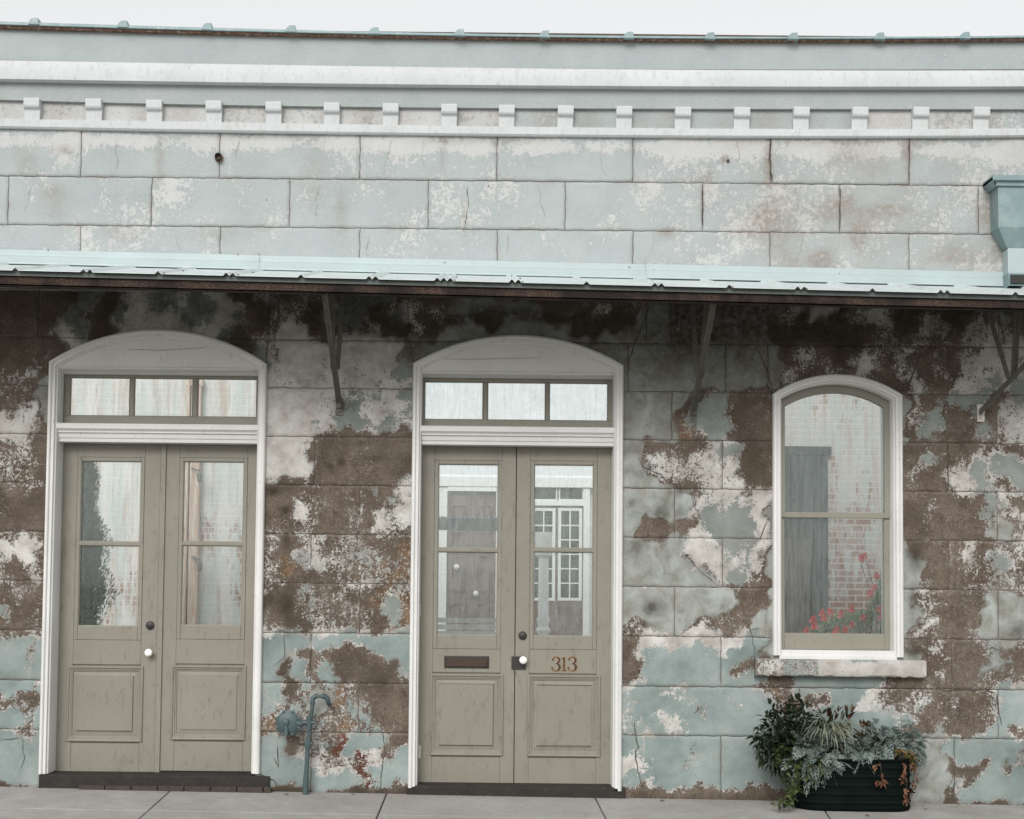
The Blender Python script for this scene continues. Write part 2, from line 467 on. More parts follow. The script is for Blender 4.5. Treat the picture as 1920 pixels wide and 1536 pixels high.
for (v0, v1, js) in courses:
    z1, z0 = ZR(v0), ZR(v1)
    xs_ = [XA] + [a for a in jx(js, (v0+v1)/2) if XA+.1 < a < XB-.1] + [XB]
    for i in range(len(xs_)-1):
        gx = axis_pts(xs_[i], xs_[i+1]); gzz = axis_pts(z0, z1)
        x, z = np.meshgrid(gx, gzz)
        y = np.zeros_like(x) + rng.uniform(-.002, .002)
        y[0,:] = y[-1,:] = .0065; y[:,0] = y[:,-1] = .0065
        x = x + .0022*np.sin(z*41+x*9) ; z = z + .0018*np.sin(x*33+2) + .0012*np.sin(x*90)
        y = y + .0016*smooth_noise(x, z, 2.2)
        if v0 > 500:
            ix = rng.random(x.shape) < .02
            y = y + ix*.0035
        nx, nz = len(gx), len(gzz)
        ED.append(np.minimum(np.minimum(x-gx[0], gx[-1]-x), np.minimum(z-gzz[0], gzz[-1]-z)).ravel())
        cx = (x[:-1,:-1]+x[1:,1:])/2; cz = (z[:-1,:-1]+z[1:,1:])/2
        keep = np.ones_like(cx, bool)
        for o in OPEN: keep &= ~in_arch(o, cx, cz, .03)
        keep &= cz > (G0 + GS*cx) - .05
        idx = np.arange(nx*nz).reshape(nz, nx) + nv
        q = np.stack([idx[:-1,:-1], idx[:-1,1:], idx[1:,1:], idx[1:,:-1]], -1)[keep]
        JW.append(np.tile(rng.normal(0, 1, 3), (x.size, 1))); V.append(np.stack([x, y, z], -1).reshape(-1, 3)); FC.append(q); nv += nx*nz
V = np.concatenate(V); JW = np.concatenate(JW); ED = np.concatenate(ED); FC = np.concatenate(FC)

# ---- where each coat survives, read off the photograph in 24 px cells (x from 0, y from 540)
GW, GH = 80, 40
grid = [[None]*GW for _ in range(GH)]
def paste(x, y, rows):
    c0, r0 = x//24, (y-540)//24
    for r, line in enumerate(rows):
        for c, ch in enumerate(line):
            if ch != '.' and 0 <= r0+r < GH and 0 <= c0+c < GW: grid[r0+r][c0+c] = ch
paste(0, 540, "bbbb bbbo ooob obbb bbod bboc owVb owbc obwc bVVc VVwc VVwb owwb wowb wwob wowb dbdb wdbb bbbb oWWb WVWo wbVo wbVb owob bobo Tboo bbob gTgT TTgT TTgT TTTT TbbT bgbT TTgT TgbT TtTT TTTT TTTT TTTT bTTb".split())
paste(96, 540, "bdGGdoVmGmmGmVdd bGGbdGVVGGmGGVVb bGGbdGVmVVGmVVGb wVGddVVVVVVVVGdb dVwdd......VVGDD do............oV".split())
paste(480, 540, ["ggdwwdGGGGGbo","dgwwDwGGGdwwo","dwwwDwGGGwDDw","wwWWwbbGVWDDc","GwWWWVVVWWWTc","GwWWVVVVWWWT.","VVWmVVVmVVVT.","VVmVVVVmVmVm.","VWWVVVVmmmVT.","VWWWVVGmVVVm.","VWWVmVTTTmTm.","VWVVVbbbbbbb.",
 ".WWWbbbbobbb.",".WWWdbbbobbd.",".WWWbbbbbbbd.",".ddbobbobcbV.",".bowobobbcV.".replace(".bow",".bbow"),".bdWobbgbVwV.",".oowobbgbVgV.",".wbgwobgobob.",".wdwtwogggbr.",".wrttwgggrgr.",".wrbdbgbggrr.",".odtgoowobrg.",".ddogowobrTr.",".odogwowobTr.",
 ".wddwwooobrr.",".TTTTTTTTTTT.",".TTbbbbbbbTT.",".TdTbTdddddT.",".TdTbTdddddt.",".tdgCCrodbbb.",".tdgCCrggdbb.",".rtgggogtdbb.",".rrggorrgtbb.",".TbwggRTTTbd.",".TdwwwRTRVbT.",".TTTTwwwRTTT.",".TTTTTTTRTgT.",".dddTTTddddd."])
paste(744, 540, "bbbbbccccbbbbbbbbb wwowcccccccbbbcwwb GwdoccDDccccbcDwbc DwdcccccccccccDDcc Gccccccccccccccccc cccccccccccccccccc".split())
paste(1152, 540, ["wwccccccccccc","dwcccccccccco","ddccccccccccd","ccccccccccccd"] + ["ccccccccccccc"]*4 + [".cCcccbgTobbo",".cCccdgTTddbo",".cCccrTTTdddo",".cCccrVTVdddw",
 ".cbowddVTTddd",".CVVVwVVVVddo",".CcVwVwVVVddo",".CCCcdwVVVddo",".CCcCCwVmmVWW",".CCcCCmTmTTWc",".CbbbbbTTTTWc",".CbbCCWmTTTWc",".cCCCWVVmmmVc",".CCCCcWVmVmVc",".CCCCCCcVTTVc",".CCCCCCCCbobC",".CcCCCCCCbbbC",".CcCCCCCoobbC",
 ".wCCCCwwobwCC",".bWWWWWWWWTTc",".bVTTTTmmTTcC",".bTTTTTTTbbdw",".bTTTtTtTTtoT",".mTTmmTTmTTww",".mTTTmtTTmTTd",".mTVVTgTTTTTD",".mtTmmTTTTTTT",".TmTTTtTTTTTT",".mtTTTgTTTTTT",".WmTTgTTTTTTT",".TmTTTTTTTTTT",".bbbbbbbbbbbb"])
paste(1440, 540, "cwwVmdowVwd cwwVmdowVwd owDVVdwwVVw dDDdDDDdowd cdodddddoob cbwwbdwVobw cwobwobVwbw cwb......bwb".split())
paste(1680, 540, "bbbbbbbbbb ddddddccbb ddwwdwwccb dwwgbwwwgw wodobwwVgV wbbobVVWmm wwbobVVVVm bVbbmVVTmT cVbbTTTtbt cVbgbbcbVV cVtTbbtbVV cbTobotgVV bbbbbboobb bwTgbwTwTT bwobVVTtTT bobbVVTobT bobobobTwb bdgbobotgw bbobobbtCo cbobbobCCV cdbwbVbgoo CcbobwogTo CCobbbobgo CcVbboogoo CwwobobCCC CcwbobbCCC CwVobbwCCc CobwbbgCCw CcwVbbogbb bbbobbbcgb bbbVbbowbw bwobobooTT ogobwbbgTT TowobbogTT gobobbbgTb CCCCTTTTTT CCCCTTTTTc CCCCbbbTcT CCCCTbTTTT CCCCbTTTTT".split())
paste(1416, 1260, "TbbTTTTTTgobbb wrwTTTTTTVobow TwbbbbTTVwobwV TTTTTTTTTTtTob TTTTTTTTTTTbbo TTTTTTTTTTTTCC TTTTTTTTTTTTCC TTTTTTTTTTTTCC TTTTTTTTTTTTCC bbbbbbbbbbbbCC".split())
for r in range(GH):            # cells behind trim take their neighbour's value
    last = [None]*GW; d = [99]*GW; cur = None; k = 99
    for c in range(GW):
        if grid[r][c]: cur, k = grid[r][c], 0
        else: k += 1
        last[c], d[c] = cur, k
    cur = None; k = 99
    for c in range(GW-1, -1, -1):
        if grid[r][c]: cur, k = grid[r][c], 0
        else:
            k += 1
            if k < d[c] and cur: last[c] = cur
    grid[r] = [x or 'b' for x in last]
#            w    t    soot cem  rust brick
LEG = {'W':(1.15,.05,0,0,0,0), 'V':(.72,.14,0,0,0,0), 'w':(.42,.05,0,0,.05,0), 'o':(.24,.02,0,0,0,0), 'b':(-.05,-.1,0,0,0,0),
       'd':(-.05,-.1,.42,0,0,0), 'D':(0,0,.95,0,0,0), 'T':(1.1,1.0,0,0,0,0), 'm':(1.1,.50,0,0,0,0), 't':(.68,.58,0,0,0,0),
       'g':(.42,.40,0,0,0,0), 'C':(0,0,0,1,0,0), 'c':(0,0,.34,.8,0,0), 'r':(.2,.12,0,0,.95,0), 'R':(.1,0,0,0,0,1), 'G':(.95,.88,.42,0,0,0)}
G = np.array([[LEG[grid[r][c]] for c in range(GW)] for r in range(GH)])
vx, vy = to_px(V[:,0], V[:,2])
# wander the lookup so that patches lose the cell grid
qx = vx + 7*np.sin(vy*.061+vx*.013) + 4*np.sin(vy*.17+1) + 3*np.sin(vx*.23+vy*.11); qy = vy + 7*np.sin(vx*.057+2) + 4*np.sin(vx*.19+vy*.05) + 2.5*np.sin(vy*.31)
fx = np.clip((qx-12)/24, 0, GW-1.001); fy = np.clip((qy-552)/24, 0, GH-1.001)
ix, iy = fx.astype(int), fy.astype(int); tx, ty = (fx-ix)[:,None], (fy-iy)[:,None]
A = (G[iy,ix]*(1-tx)+G[iy,ix+1]*tx)*(1-ty) + (G[iy+1,ix]*(1-tx)+G[iy+1,ix+1]*tx)*ty
up = (vy < 545).astype(float)
A[:,0] += JW[:,0]*.07; A[:,1] += JW[:,1]*.04; A[:,2] = np.clip(A[:,2] + JW[:,2]*.10, 0, 1)
UV = np.stack([1.15+0*vx, .70+.04*JW[:,0]+.11*np.sin(vx*.021+vy*.03)-.55*np.exp(-((vy-262-(vx*.012))/16)**2)+.14*np.sin(vx*.05+1)*np.sin(vy*.04)+.09*np.sin(vx*.011+2)-.10*(vx>1200), .0*vx, 0*vx, 0*vx, 0*vx], -1)
A = A*(1-up[:,None]) + UV*up[:,None]
dirt = np.zeros(len(V)); soot_tone = A[:,2].copy()
def blob(a, px, py, rx, ry, s):
    a += s*np.exp(-(((vx-px)/rx)**2 + ((vy-py)/ry)**2))
for b_ in ((50,300,22,22,.5),(120,282,16,10,.7),(300,300,9,40,.6),(590,330,30,60,.35),(1360,300,8,8,1.2),(1325,335,14,18,.7),(1440,300,8,50,.8),(1620,300,60,40,.35),
           (1450,410,50,40,.8),(1435,405,16,14,.8),(1560,395,30,30,.6),(1590,380,14,14,.9),(1640,410,70,40,.45),(1540,488,22,16,1.8),(1610,440,12,26,1.2),(1660,395,40,9,.8),
           (1700,300,10,40,.6),(1880,450,26,40,.9),(1790,480,60,20,.7),(1850,400,20,40,.7),(1480,480,30,30,.5),(1250,435,14,10,.9),(870,410,5,30,.6),(830,290,5,40,.5),
           (100,360,20,12,.5),(105,385,30,30,.4),(230,440,30,12,.5),(410,440,60,16,.3),(640,400,12,50,.5),(960,262,60,8,.6),(840,262,60,8,.7),(480,256,120,6,.7),(1560,262,200,9,.5)):
    blob(dirt, *b_)
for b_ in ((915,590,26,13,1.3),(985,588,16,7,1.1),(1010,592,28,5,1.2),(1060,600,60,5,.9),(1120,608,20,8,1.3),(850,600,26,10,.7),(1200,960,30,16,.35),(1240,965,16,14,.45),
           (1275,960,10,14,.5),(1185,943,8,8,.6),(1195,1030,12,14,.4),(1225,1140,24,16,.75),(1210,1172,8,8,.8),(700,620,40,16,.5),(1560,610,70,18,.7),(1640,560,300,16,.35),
           (540,850,12,8,.0),(515,922,20,10,.7),(535,957,7,6,1.4),(535,1010,10,10,.8),(640,868,6,6,1.2),(620,875,5,5,1),(700,860,30,8,.6),(1330,605,120,60,.18),(1800,600,60,30,.4),
           (1900,1185,30,10,.5),(1715,1040,12,26,.6),(1712,1135,7,40,.6),(1715,1220,22,8,.6),(540,1135,12,30,.5),(1260,640,120,60,.22)):
    blob(soot_tone, *b_)
pale = np.exp(-((vx-1830)/120)**4)*np.clip((vy-1000)/40, 0, 1)*np.clip((1390-vy)/20, 0, 1) + np.exp(-((vx-1390)/45)**4)*np.clip((vy-1090)/20, 0, 1)*np.clip((1195-vy)/20, 0, 1)
A[:,3] += .36*pale*(1-up)*np.clip(1-A[:,3], 0, 1)
edge = np.exp(-np.clip(ED, 0, 1)/.016)
dirt += edge*np.clip(.28+.5*np.sin(vx*.037+vy*.05)*np.sin(vx*.013-vy*.029+JW[:,2]), 0, .8)
A[:,0] += (1-up)*edge*np.clip(.10+.30*np.sin(vx*.047+1)*np.sin(vy*.041+JW[:,0]), 0, .35)
A[:,1] -= (1-up)*edge*np.clip(.05+.35*np.sin(vx*.031+2)*np.sin(vy*.037+JW[:,1]), 0, .35)
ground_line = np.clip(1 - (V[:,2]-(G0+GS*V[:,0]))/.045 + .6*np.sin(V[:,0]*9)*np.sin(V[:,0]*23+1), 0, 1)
A[:,0] -= ground_line*1.0; A[:,1] -= ground_line*1.0; soot_tone += ground_line*.5
soot_tone += (1-up)*np.clip((1010-vy)/260, 0, 1)*(.22+.12*np.sin(vx*.04+vy*.021)*np.sin(vy*.033-vx*.017)) * np.clip(1-A[:,3], 0, 1) * np.clip(1.05-.75*A[:,0], .2, 1)  # bare stone gets steadily darker towards the upper courses
soot_tone += (1-up)*np.clip((740-vy)/190, 0, 1)*(.38+.10*np.sin(vx*.03)*np.sin(vx*.011+1)) * np.clip(1.05-.55*A[:,0], .3, 1)  # courses nearest the awning darkened further, cement included
dirt += up*(.10 + .30*np.clip((vx-1150)/300, 0, 1)*(.55+.45*np.sin(vx*.045+vy*.02)*np.sin(vy*.06+vx*.01)))
me = bpy.data.meshes.new('wall')
me.vertices.add(len(V)); me.vertices.foreach_set('co', (V - np.array([0,.2,0])).ravel())
me.loops.add(FC.size); me.loops.foreach_set('vertex_index', FC.ravel().astype(np.int32))
me.polygons.add(len(FC)); me.polygons.foreach_set('loop_start', np.arange(0, FC.size, 4, dtype=np.int32))
me.update(calc_edges=True); me.validate()
def put_attr(me, A, soot_tone, dirt, up):
    a = me.color_attributes.new('coat', 'FLOAT_COLOR', 'POINT')
    a.data.foreach_set('color', np.stack([np.clip(A[:,0],-1,2), np.clip(A[:,1],-1,2), np.clip(soot_tone,0,1), np.clip(A[:,5],0,1)], -1).astype(np.float32).ravel())
    a = me.color_attributes.new('ground_coat', 'FLOAT_COLOR', 'POINT')
    a.data.foreach_set('color', np.stack([np.clip(A[:,3],0,1), np.clip(A[:,4],0,1), up, np.clip(dirt,0,1)], -1).astype(np.float32).ravel())
put_attr(me, A, soot_tone, dirt, up)
me.materials.append(M_wall)
for p in me.polygons: p.use_smooth = True
wall = bpy.data.objects.new('wall', me); col.objects.link(wall); wall.parent = B

# masonry body behind the face, with the openings left free
M_mortar = simple('dark_mortar', (.085,.068,.055), .95, .3, 20, bump=.3)
M_plaster = simple('pale_plaster', (.5,.47,.43), .9)
m = MB(); ZT = P(900, 60).z; zb = -.4; YB = .42
xs4 = [XA, OL['x0']+.03, OL['x1']-.03, OC['x0']+.03, OC['x1']-.03, OW['x0']+.03, OW['x1']-.03, XB]
for i in (0, 2, 4, 6): m.box(xs4[i], xs4[i+1], .0085, YB, zb, ZT)
for i, o in ((1, OL), (3, OC), (5, OW)):
    pts = [(a, b-.03) for a, b in o['arch'] if o['x0']+.03 < a < o['x1']-.03]
    zl = pts[0][1]
    poly = [(xs4[i], zl)] + pts + [(xs4[i+1], zl), (xs4[i+1], ZT), (xs4[i], ZT)]
    # arch head as strips so that the concave outline fills cleanly
    q = [(xs4[i], zl)] + pts + [(xs4[i+1], zl)]
    for k in range(len(q)-1):
        if q[k+1][0]-q[k][0] > 1e-5: m.prism([q[k], q[k+1], (q[k+1][0], ZT), (q[k][0], ZT)], .0085, YB)
zwb = min(OW['z0l'], OW['z0r'])
m.box(xs4[5], xs4[6], .0085, YB, zb, zwb-.01)
m.build('masonry_core', M_mortar, B)

# cracks and slanted joints over the arches
def ribbon(m, pts, w, jit=.0):
    q = []
    for i in range(len(pts)-1):
        a, b = Vector(pts[i]), Vector(pts[i+1]); n = max(2, int((b-a).length/9))
        for k in range(n):
            p = a.lerp(b, k/n); q.append((p.x + random.uniform(-jit, jit), p.y + random.uniform(-jit, jit)))
    q.append(pts[-1])
    vs = []
    for i, (a, b) in enumerate(q):
        p = P(a, b, -.0035); c = P(*q[min(i+1, len(q)-1)], -.0035); e = P(*q[max(i-1, 0)], -.0035)
        d = Vector((c.x-e.x, c.z-e.z)); d = d.normalized() if d.length > 0 else Vector((1,0)); ww = w*random.uniform(.45, 1.2)*.5
        if i in (0, len(q)-1): ww *= .2
        vs += [(p.x - d.y*ww, -.0035, p.z + d.x*ww), (p.x + d.y*ww, -.0035, p.z - d.x*ww)]
    m.add(vs, [(2*i, 2*i+1, 2*i+3, 2*i+2) for i in range(len(q)-1)])
for pts, w, j in (
   ([(765,632),(770,655),(775,682)], .012, .5), ([(1221,566),(1192,640),(1178,680)], .010, .4), ([(62,548),(72,600),(84,668)], .012, 1.5),
   ([(526,545),(520,600),(512,660)], .008, 2), ([(1418,648),(1436,690),(1449,730)], .012, .4), ([(1728,658),(1712,700),(1700,732)], .012, .5),
   ([(1190,1350),(1192,1380),(1196,1400),(1192,1412),(1195,1445),(1206,1480)], .008, 1.5), ([(715,1368),(722,1400),(716,1440),(714,1482)], .006, 1.5),
   ([(533,1186),(534,1230),(528,1238),(512,1250)], .005, 1.2), ([(644,858),(646,870),(680,872),(700,868)], .005, 1.5), ([(600,868),(644,860)], .004, 1.5),
   ([(876,350),(878,385),(872,428)], .006, 1.2), ([(1445,258),(1443,300),(1448,340)], .012, 1.2), ([(1318,350),(1318,425)], .010, .8),
   ([(1705,258),(1705,345)], .008, .8), ([(1576,350),(1575,430)], .009, .6), 
   ([(1865,440),(1882,462)], .012, 1),
   ([(1868,1300),(1873,1340),(1878,1360)], .012, 1.5), ([(1850,1294),(1866,1300)], .012, 1), ([(1281,1034),(1310,1068),(1345,1097)], .005, .8),
   ([(1765,1296),(1800,1293),(1850,1294)], .010, 1.5), ([(1445,1290),(1480,1282)], .010, 2), ([(1400,1160),(1412,1195),(1414,1225)], .006, 1.5),
   ([(1440,975),(1430,1000),(1424,1010)], .010, 1.5), ([(1197,858),(1205,875),(1240,890),(1262,915)], .009, 1.2), ([(1295,925),(1302,950),(1306,960)], .006, 1),
   ([(1415,1230),(1416,1278)], .014, .5), ([(480,1450),(512,1462),(520,1480)], .008, 2), ([(40,1375),(45,1420),(38,1445)], .004, 1.5),
   ([(1795,1443),(1850,1446)], .006, 1), ([(1786,1500),(1790,1460)], .009, 1), ([(0,1388),(40,1384)], .006, 1), ([(845,655),(842,642)], .005, .4),
   ([(520,1398),(523,1440),(512,1420)], .006, 1), ([(1010,1230),(1010,1230)], .001, 0)):
    if pts[0] != pts[-1] or len(pts) > 2:
        m = MB(); ribbon(m, pts, w, j); m.build('crack', M_joint, B)
M_crack = simple('hairline_crack', (.26,.24,.21), .9, bump=0)

for (px, py, n_) in ((60,350,4),(215,260,5),(330,440,3),(600,345,5),(735,262,6),(690,440,3),(795,260,5),(1010,350,5),(1125,262,6),(1225,440,3),(1385,262,4),(1490,352,5),(1640,262,4),(1770,352,6),(1505,440,4),(955,440,3),(450,262,3)):
    pts = [(px, py)]
    for k in range(n_): pts.append((pts[-1][0]+random.uniform(-6, 6), pts[-1][1]+random.uniform(9, 15)))
    m = MB(); ribbon(m, pts, .0035, 1.0); m.build('crack', M_crack, B)
# ---- cornice, dentils, parapet; each runs along the line the photo shows
def line(pts, y):
    """a smooth run of (x,z) through photo points, carried past the frame"""
    a = [P(x_, y_, y) for x_, y_ in pts]; xs = [p.x for p in a]; zs = [p.z for p in a]
    out = []
    for x in np.linspace(XA, XB, 60):
        z = 0
        for i in range(len(xs)):          # Lagrange through the photo points, straight outside
            w_ = zs[i]; xx = min(max(x, xs[0]), xs[-1])
            for j in range(len(xs)):
                if j != i: w_ *= (xx-xs[j])/(xs[i]-xs[j])
            z += w_
        out.append((x, z))
    return out
def band(name, pts_top, pts_bot, y, prof_t, mat):
    """long moulding between two photo lines; prof_t: (t from top to bottom, y offset)"""
    a, b = line(pts_top, y), line(pts_bot, y); m = MB(); vs = []; k = len(prof_t)
    for (p, q) in zip(a, b):
        for (t, dy) in prof_t: vs.append((p[0], y+dy, p[1] + (q[1]-p[1])*t))
    fs = [(i*k+j, (i+1)*k+j, (i+1)*k+j+1, i*k+j+1) for i in range(len(a)-1) for j in range(k-1)]
    fs += [tuple(range(k)), tuple((len(a)-1)*k + j for j in range(k-1, -1, -1))]
    m.add(vs, fs); return m, a, b
T_par = [(0,47),(640,64),(1280,73),(1920,71)]
m, _, _ = band('parapet', T_par, [(0,112),(640,124),(1280,130),(1920,130)], -.025, [(0,.5),(0,0),(.3,.002),(.7,-.002),(1,0),(1,.5)], None)
par = m.build('parapet', M_wall, B, smooth=30)
me = par.data
# finer parapet grid is not needed: its coat is even; give it the upper wall's coat values
cnt = len(me.vertices)
put_attr(me, np.tile(np.array([[1.3,.86,0,0,0,0]]), (cnt,1)), np.zeros(cnt), np.full(cnt, .0), np.ones(cnt))
m, _, _ = band('cornice', [(0,108),(640,119),(1280,126),(1920,127)], [(0,149),(640,158),(1280,163),(1920,163)], -.085,
   [(0,.3),(0,.05),(.08,.045),(.22,.02),(.5,.005),(.8,0),(.97,0),(1,.01),(1,.3)], None)
m.build('cornice', M_cornice, B, smooth=40)
m, _, _ = band('frieze', [(0,140),(640,150),(1280,156),(1920,156)], [(0,187),(640,200),(1280,204),(1920,205)], -.026, [(0,.3),(0,0),(.5,.002),(1,0),(1,.3)], None)
fr = m.build('frieze', M_wall, B, smooth=30); cnt = len(fr.data.vertices)
put_attr(fr.data, np.tile(np.array([[1.0,.86,0,0,0,0]]), (cnt,1)), np.zeros(cnt), np.full(cnt, .22), np.ones(cnt))
# recessed panels between the dentils, a fine grid of worn paint
la, lb = line([(0,180),(640,194),(1280,198),(1920,199)], .004), line([(0,226),(640,238),(1280,246),(1920,246)], .004)
vs = []; nxx = 420; nz = 5
xa_ = np.linspace(XA, XB, nxx); za_ = np.interp(xa_, [p[0] for p in la], [p[1] for p in la]); zb_ = np.interp(xa_, [p[0] for p in lb], [p[1] for p in lb])
m = MB()
for i in range(nxx):
    for j in range(nz): vs.append((xa_[i], .004, za_[i] + (zb_[i]-za_[i])*j/(nz-1)))
m.add(vs, [(i*nz+j, (i+1)*nz+j, (i+1)*nz+j+1, i*nz+j+1) for i in range(nxx-1) for j in range(nz-1)])
fp = m.build('dentil_panel', M_wall, B); cnt = len(fp.data.vertices)
xv = np.array(vs)[:,0]; pv_, _ = to_px(xv, np.array(vs)[:,2])
kk = (np.clip(np.round((pv_-115)/111.5), 0, 20)).astype(int); tv = np.array([.25,.18,.1,.35,.3,.3,.2,.3,.62,.72,.95,.8,.85,.75,.15,.4,.5,.6,.6,.6,.6])[kk]
put_attr(fp.data, np.stack([.98+0*xv, tv, 0*xv, 0*xv, 0*xv, 0*xv], -1), np.zeros(cnt), np.clip(.35+.3*np.sin(xv*5)*np.sin(xv*13+1), 0, 1), np.ones(cnt))
# white string band under the dentils
m, bt, bb = band('string_course', [(0,221),(640,231),(1280,239),(1920,239)], [(0,239),(640,250),(1280,256.5),(1920,256)], -.038,
   [(0,.3),(0,.02),(.15,.0),(.85,0),(1,.012),(1,.3)], None)
m.build('string_course', M_cornice, B, smooth=40)
dx = [-60,60,176,289,401,513,622,732,842,950,1060,1170,1280,1391,1502,1612,1726,1840,1952]
dtop = lambda x: np.interp(x, [0,60,620,1060,1840], [181,182,193.5,199,200.5])
dbot = lambda x: np.interp(x, [0,640,1280,1920], [222,232,240,240])
def dentil_mesh(w, h):
    m = MB(); q = w/2
    prof = [(.25, h), (-.060, h), (-.066, h*.96), (-.066, h*.62), (-.060, h*.54), (-.042, h*.47), (-.036, h*.44), (-.036, -.012), (-.030, -.02), (.25, -.02)]
    n = len(prof); vs = [(-q, a, b) for a, b in prof] + [(q, a, b) for a, b in prof]
    m.add(vs, [tuple(range(n-1,-1,-1)), tuple(range(n, 2*n))] + [(i, i+1, n+i+1, n+i) for i in range(n-1)]); return m
w_ = 30*MPP; zt = P(900, dtop(900)-2, -.066).z; zb2 = P(900, dbot(900), -.038).z; hD = zt-zb2
d0 = dentil_mesh(w_, hD).build('dentil', M_cornice, None, bevel=.010)
for i, x in enumerate(dx):
    o = d0 if i == 0 else d0.copy()
    if i: col.objects.link(o)
    p = P(x, dbot(x), -.038); o.parent = B; o.location = (p.x, -.2+random.uniform(-.003,.003), p.z); o.rotation_euler = (0, random.uniform(-.012, .012), 0)

# coping: painted metal with seam caps, rusty fixing line below
M_teal = simple('teal_painted_metal', (.22,.30,.31), .5, .15, 5, spec=.4, bump=.05, dirt=((.40,.42,.40), 12, -.13))
M_rust = NT('rust_band'); q1 = M_rust.noise(30, 8, .75)
M_rust.set(M_rust.ramp(q1, [(.32, (.05,.03,.022)), (.5, (.16,.085,.055)), (.68, (.42,.36,.30))]), .9); M_rust.bump(q1, .5, .004); M_rust = M_rust.m
T_cop = [(0,38),(640,56.5),(1280,67),(1920,65)]
m, ct, cb = band('coping', T_cop, [(0,46),(640,63),(1280,72),(1920,70.5)], -.08, [(0,.6),(0,.02),(.25,0),(1,-.006),(1,.03)], None)
cop = m.build('coping', M_teal, B, smooth=40)
m, _, _ = band('fixing_line', [(0,46),(640,63),(1280,72),(1920,70)], [(0,51),(640,67.5),(1280,76),(1920,74.5)], -.068, [(0,.3),(0,0),(1,.004),(1,.3)], None)
m.build('coping_bed', M_rust, B)
for x in (-95,65,232,390,547,703,863,1022,1180,1332,1488,1650,1810,1965):
    z = float(np.interp(X(x, -.08, 60), [p[0] for p in ct], [p[1] for p in ct])); xx = X(x, -.08, 60); m = MB(); w2 = .030
    pr = [(-w2*1.6, -.030), (-w2*1.25, .002), (-w2*.55, .020), (w2*.9, .023), (w2*1.0, -.002), (w2*1.3, -.032)]
    n = len(pr); vs = [(xx+a, -.098, z+b) for a, b in pr] + [(xx+a, .5, z+b) for a, b in pr]
    m.add(vs, [tuple(range(n)), tuple(range(2*n-1, n-1, -1))] + [(i, n+i, n+(i+1)%n, (i+1)%n) for i in range(n)])
    c_ = m.build('seam_cap', M_teal, cop, bevel=.003)
# flat roof strip behind the parapet is out of sight; a short pipe stub in the upper wall
p = P(410, 295, -.02); m = MB(); m.lathe((p.x, 0, p.z), [(.0,-.01),(.016,-.01),(.020,-.045),(.027,-.05),(.027,.03)], 'Y', 20, 0); m.lathe((p.x, 0, p.z), [(.034,.0),(.034,-.012),(.026,-.016)], 'Y', 20, 1)
m.build('pipe_stub', [M_black, M_rust], B, smooth=40)
for (px, py, r_) in ((1365,302,.014), (916,349,.005), (1325,338,.004), (500,375,.004)):
    p = P(px, py, -.003); m = MB(); m.lathe((p.x, 0, p.z), [(r_, .004), (r_*.9, -.006), (r_*.3, -.008)], 'Y', 12); m.build('wall_plug', M_joint, B)

# ================================================================ casings, doors, windows
YD = .16                          # face of the door leaves
CAS = [(0,.03),(0,-.028),(.004,-.036),(.012,-.044),(.022,-.046),(.029,-.040),(.031,-.030),(.052,-.030),(.055,-.024),(.058,-.012),(.062,-.010),(.066,-.008),(.069,.0),(.069,.30),(0,.30)]
def casing(o, name):
    a = o['arch']
    path = [(o['x0'] + (0 if o is OW else X(0)*0), o['z0l'])] + a + [(o['x1'], o['z0r'])]
    m = MB(); m.sweep(path, CAS); return m.build(name, M_white, B, smooth=35)
cL = casing(OL, 'door_casing'); cC = casing(OC, 'door_casing'); cW = casing(OW, 'window_casing')
# seam where wood meets plaster
M_hinge = simple('painted_hinge', (.5,.48,.44), .5, .2, 40)

def glass(name, thin, streakw, haze):
    t = NT(name)
    gl = t.N('ShaderNodeBsdfGlossy'); gl.inputs['Roughness'].default_value = .03; gl.inputs['Color'].default_value = (.9,.95,.95,1)
    tr = t.N('ShaderNodeBsdfTransparent'); tr.inputs['Color'].default_value = (.93,.955,.95,1)
    df = t.N('ShaderNodeBsdfDiffuse'); df.inputs['Color'].default_value = (.70,.71,.70,1)
    tl = t.N('ShaderNodeBsdfTranslucent'); tl.inputs['Color'].default_value = (.8,.84,.84,1)
    fr = t.N('ShaderNodeFresnel'); fr.inputs[0].default_value = 1.5
    s_ = t.noise(5, 8, .7, vec=t.mapping((9,1,.8))); w_ = t.noise(7, 9, .75, dist=1.2); f_ = t.noise(120, 3, .6)
    k = t.math('ADD', t.math('MULTIPLY', s_, streakw), t.math('MULTIPLY', w_, 1-streakw))
    k = t.math('MULTIPLY_ADD', t.math('SUBTRACT', k, .40), 2.2, 0, clamp=True)
    k = t.math('ADD', t.math('MULTIPLY', k, haze), t.math('MULTIPLY', t.step(t.math('ADD', f_, -.14), 20), .25), clamp=True)
    k = t.math('ADD', k, haze*.15, clamp=True)
    a = t.N('ShaderNodeMixShader'); t.L(fr.outputs[0], a.inputs[0]); t.L(tr.outputs[0], a.inputs[1]); t.L(gl.outputs[0], a.inputs[2])
    d = t.N('ShaderNodeMixShader'); d.inputs[0].default_value = .6; t.L(df.outputs[0], d.inputs[1]); t.L(tl.outputs[0], d.inputs[2])
    e = t.N('ShaderNodeMixShader'); t.L(k, e.inputs[0]); t.L(a.outputs[0], e.inputs[1]); t.L(d.outputs[0], e.inputs[2])
    for l in list(t.out.inputs[0].links): t.t.links.remove(l)
    t.L(e.outputs[0], t.out.inputs[0]); t.t.nodes.remove(t.b)
    return t.m
M_glass = glass('grimy_glass', 0, .75, .10)
M_glassC = glass('hazy_glass', 0, .5, .34)
M_glassW = glass('dusty_window_glass', 0, .85, .20)

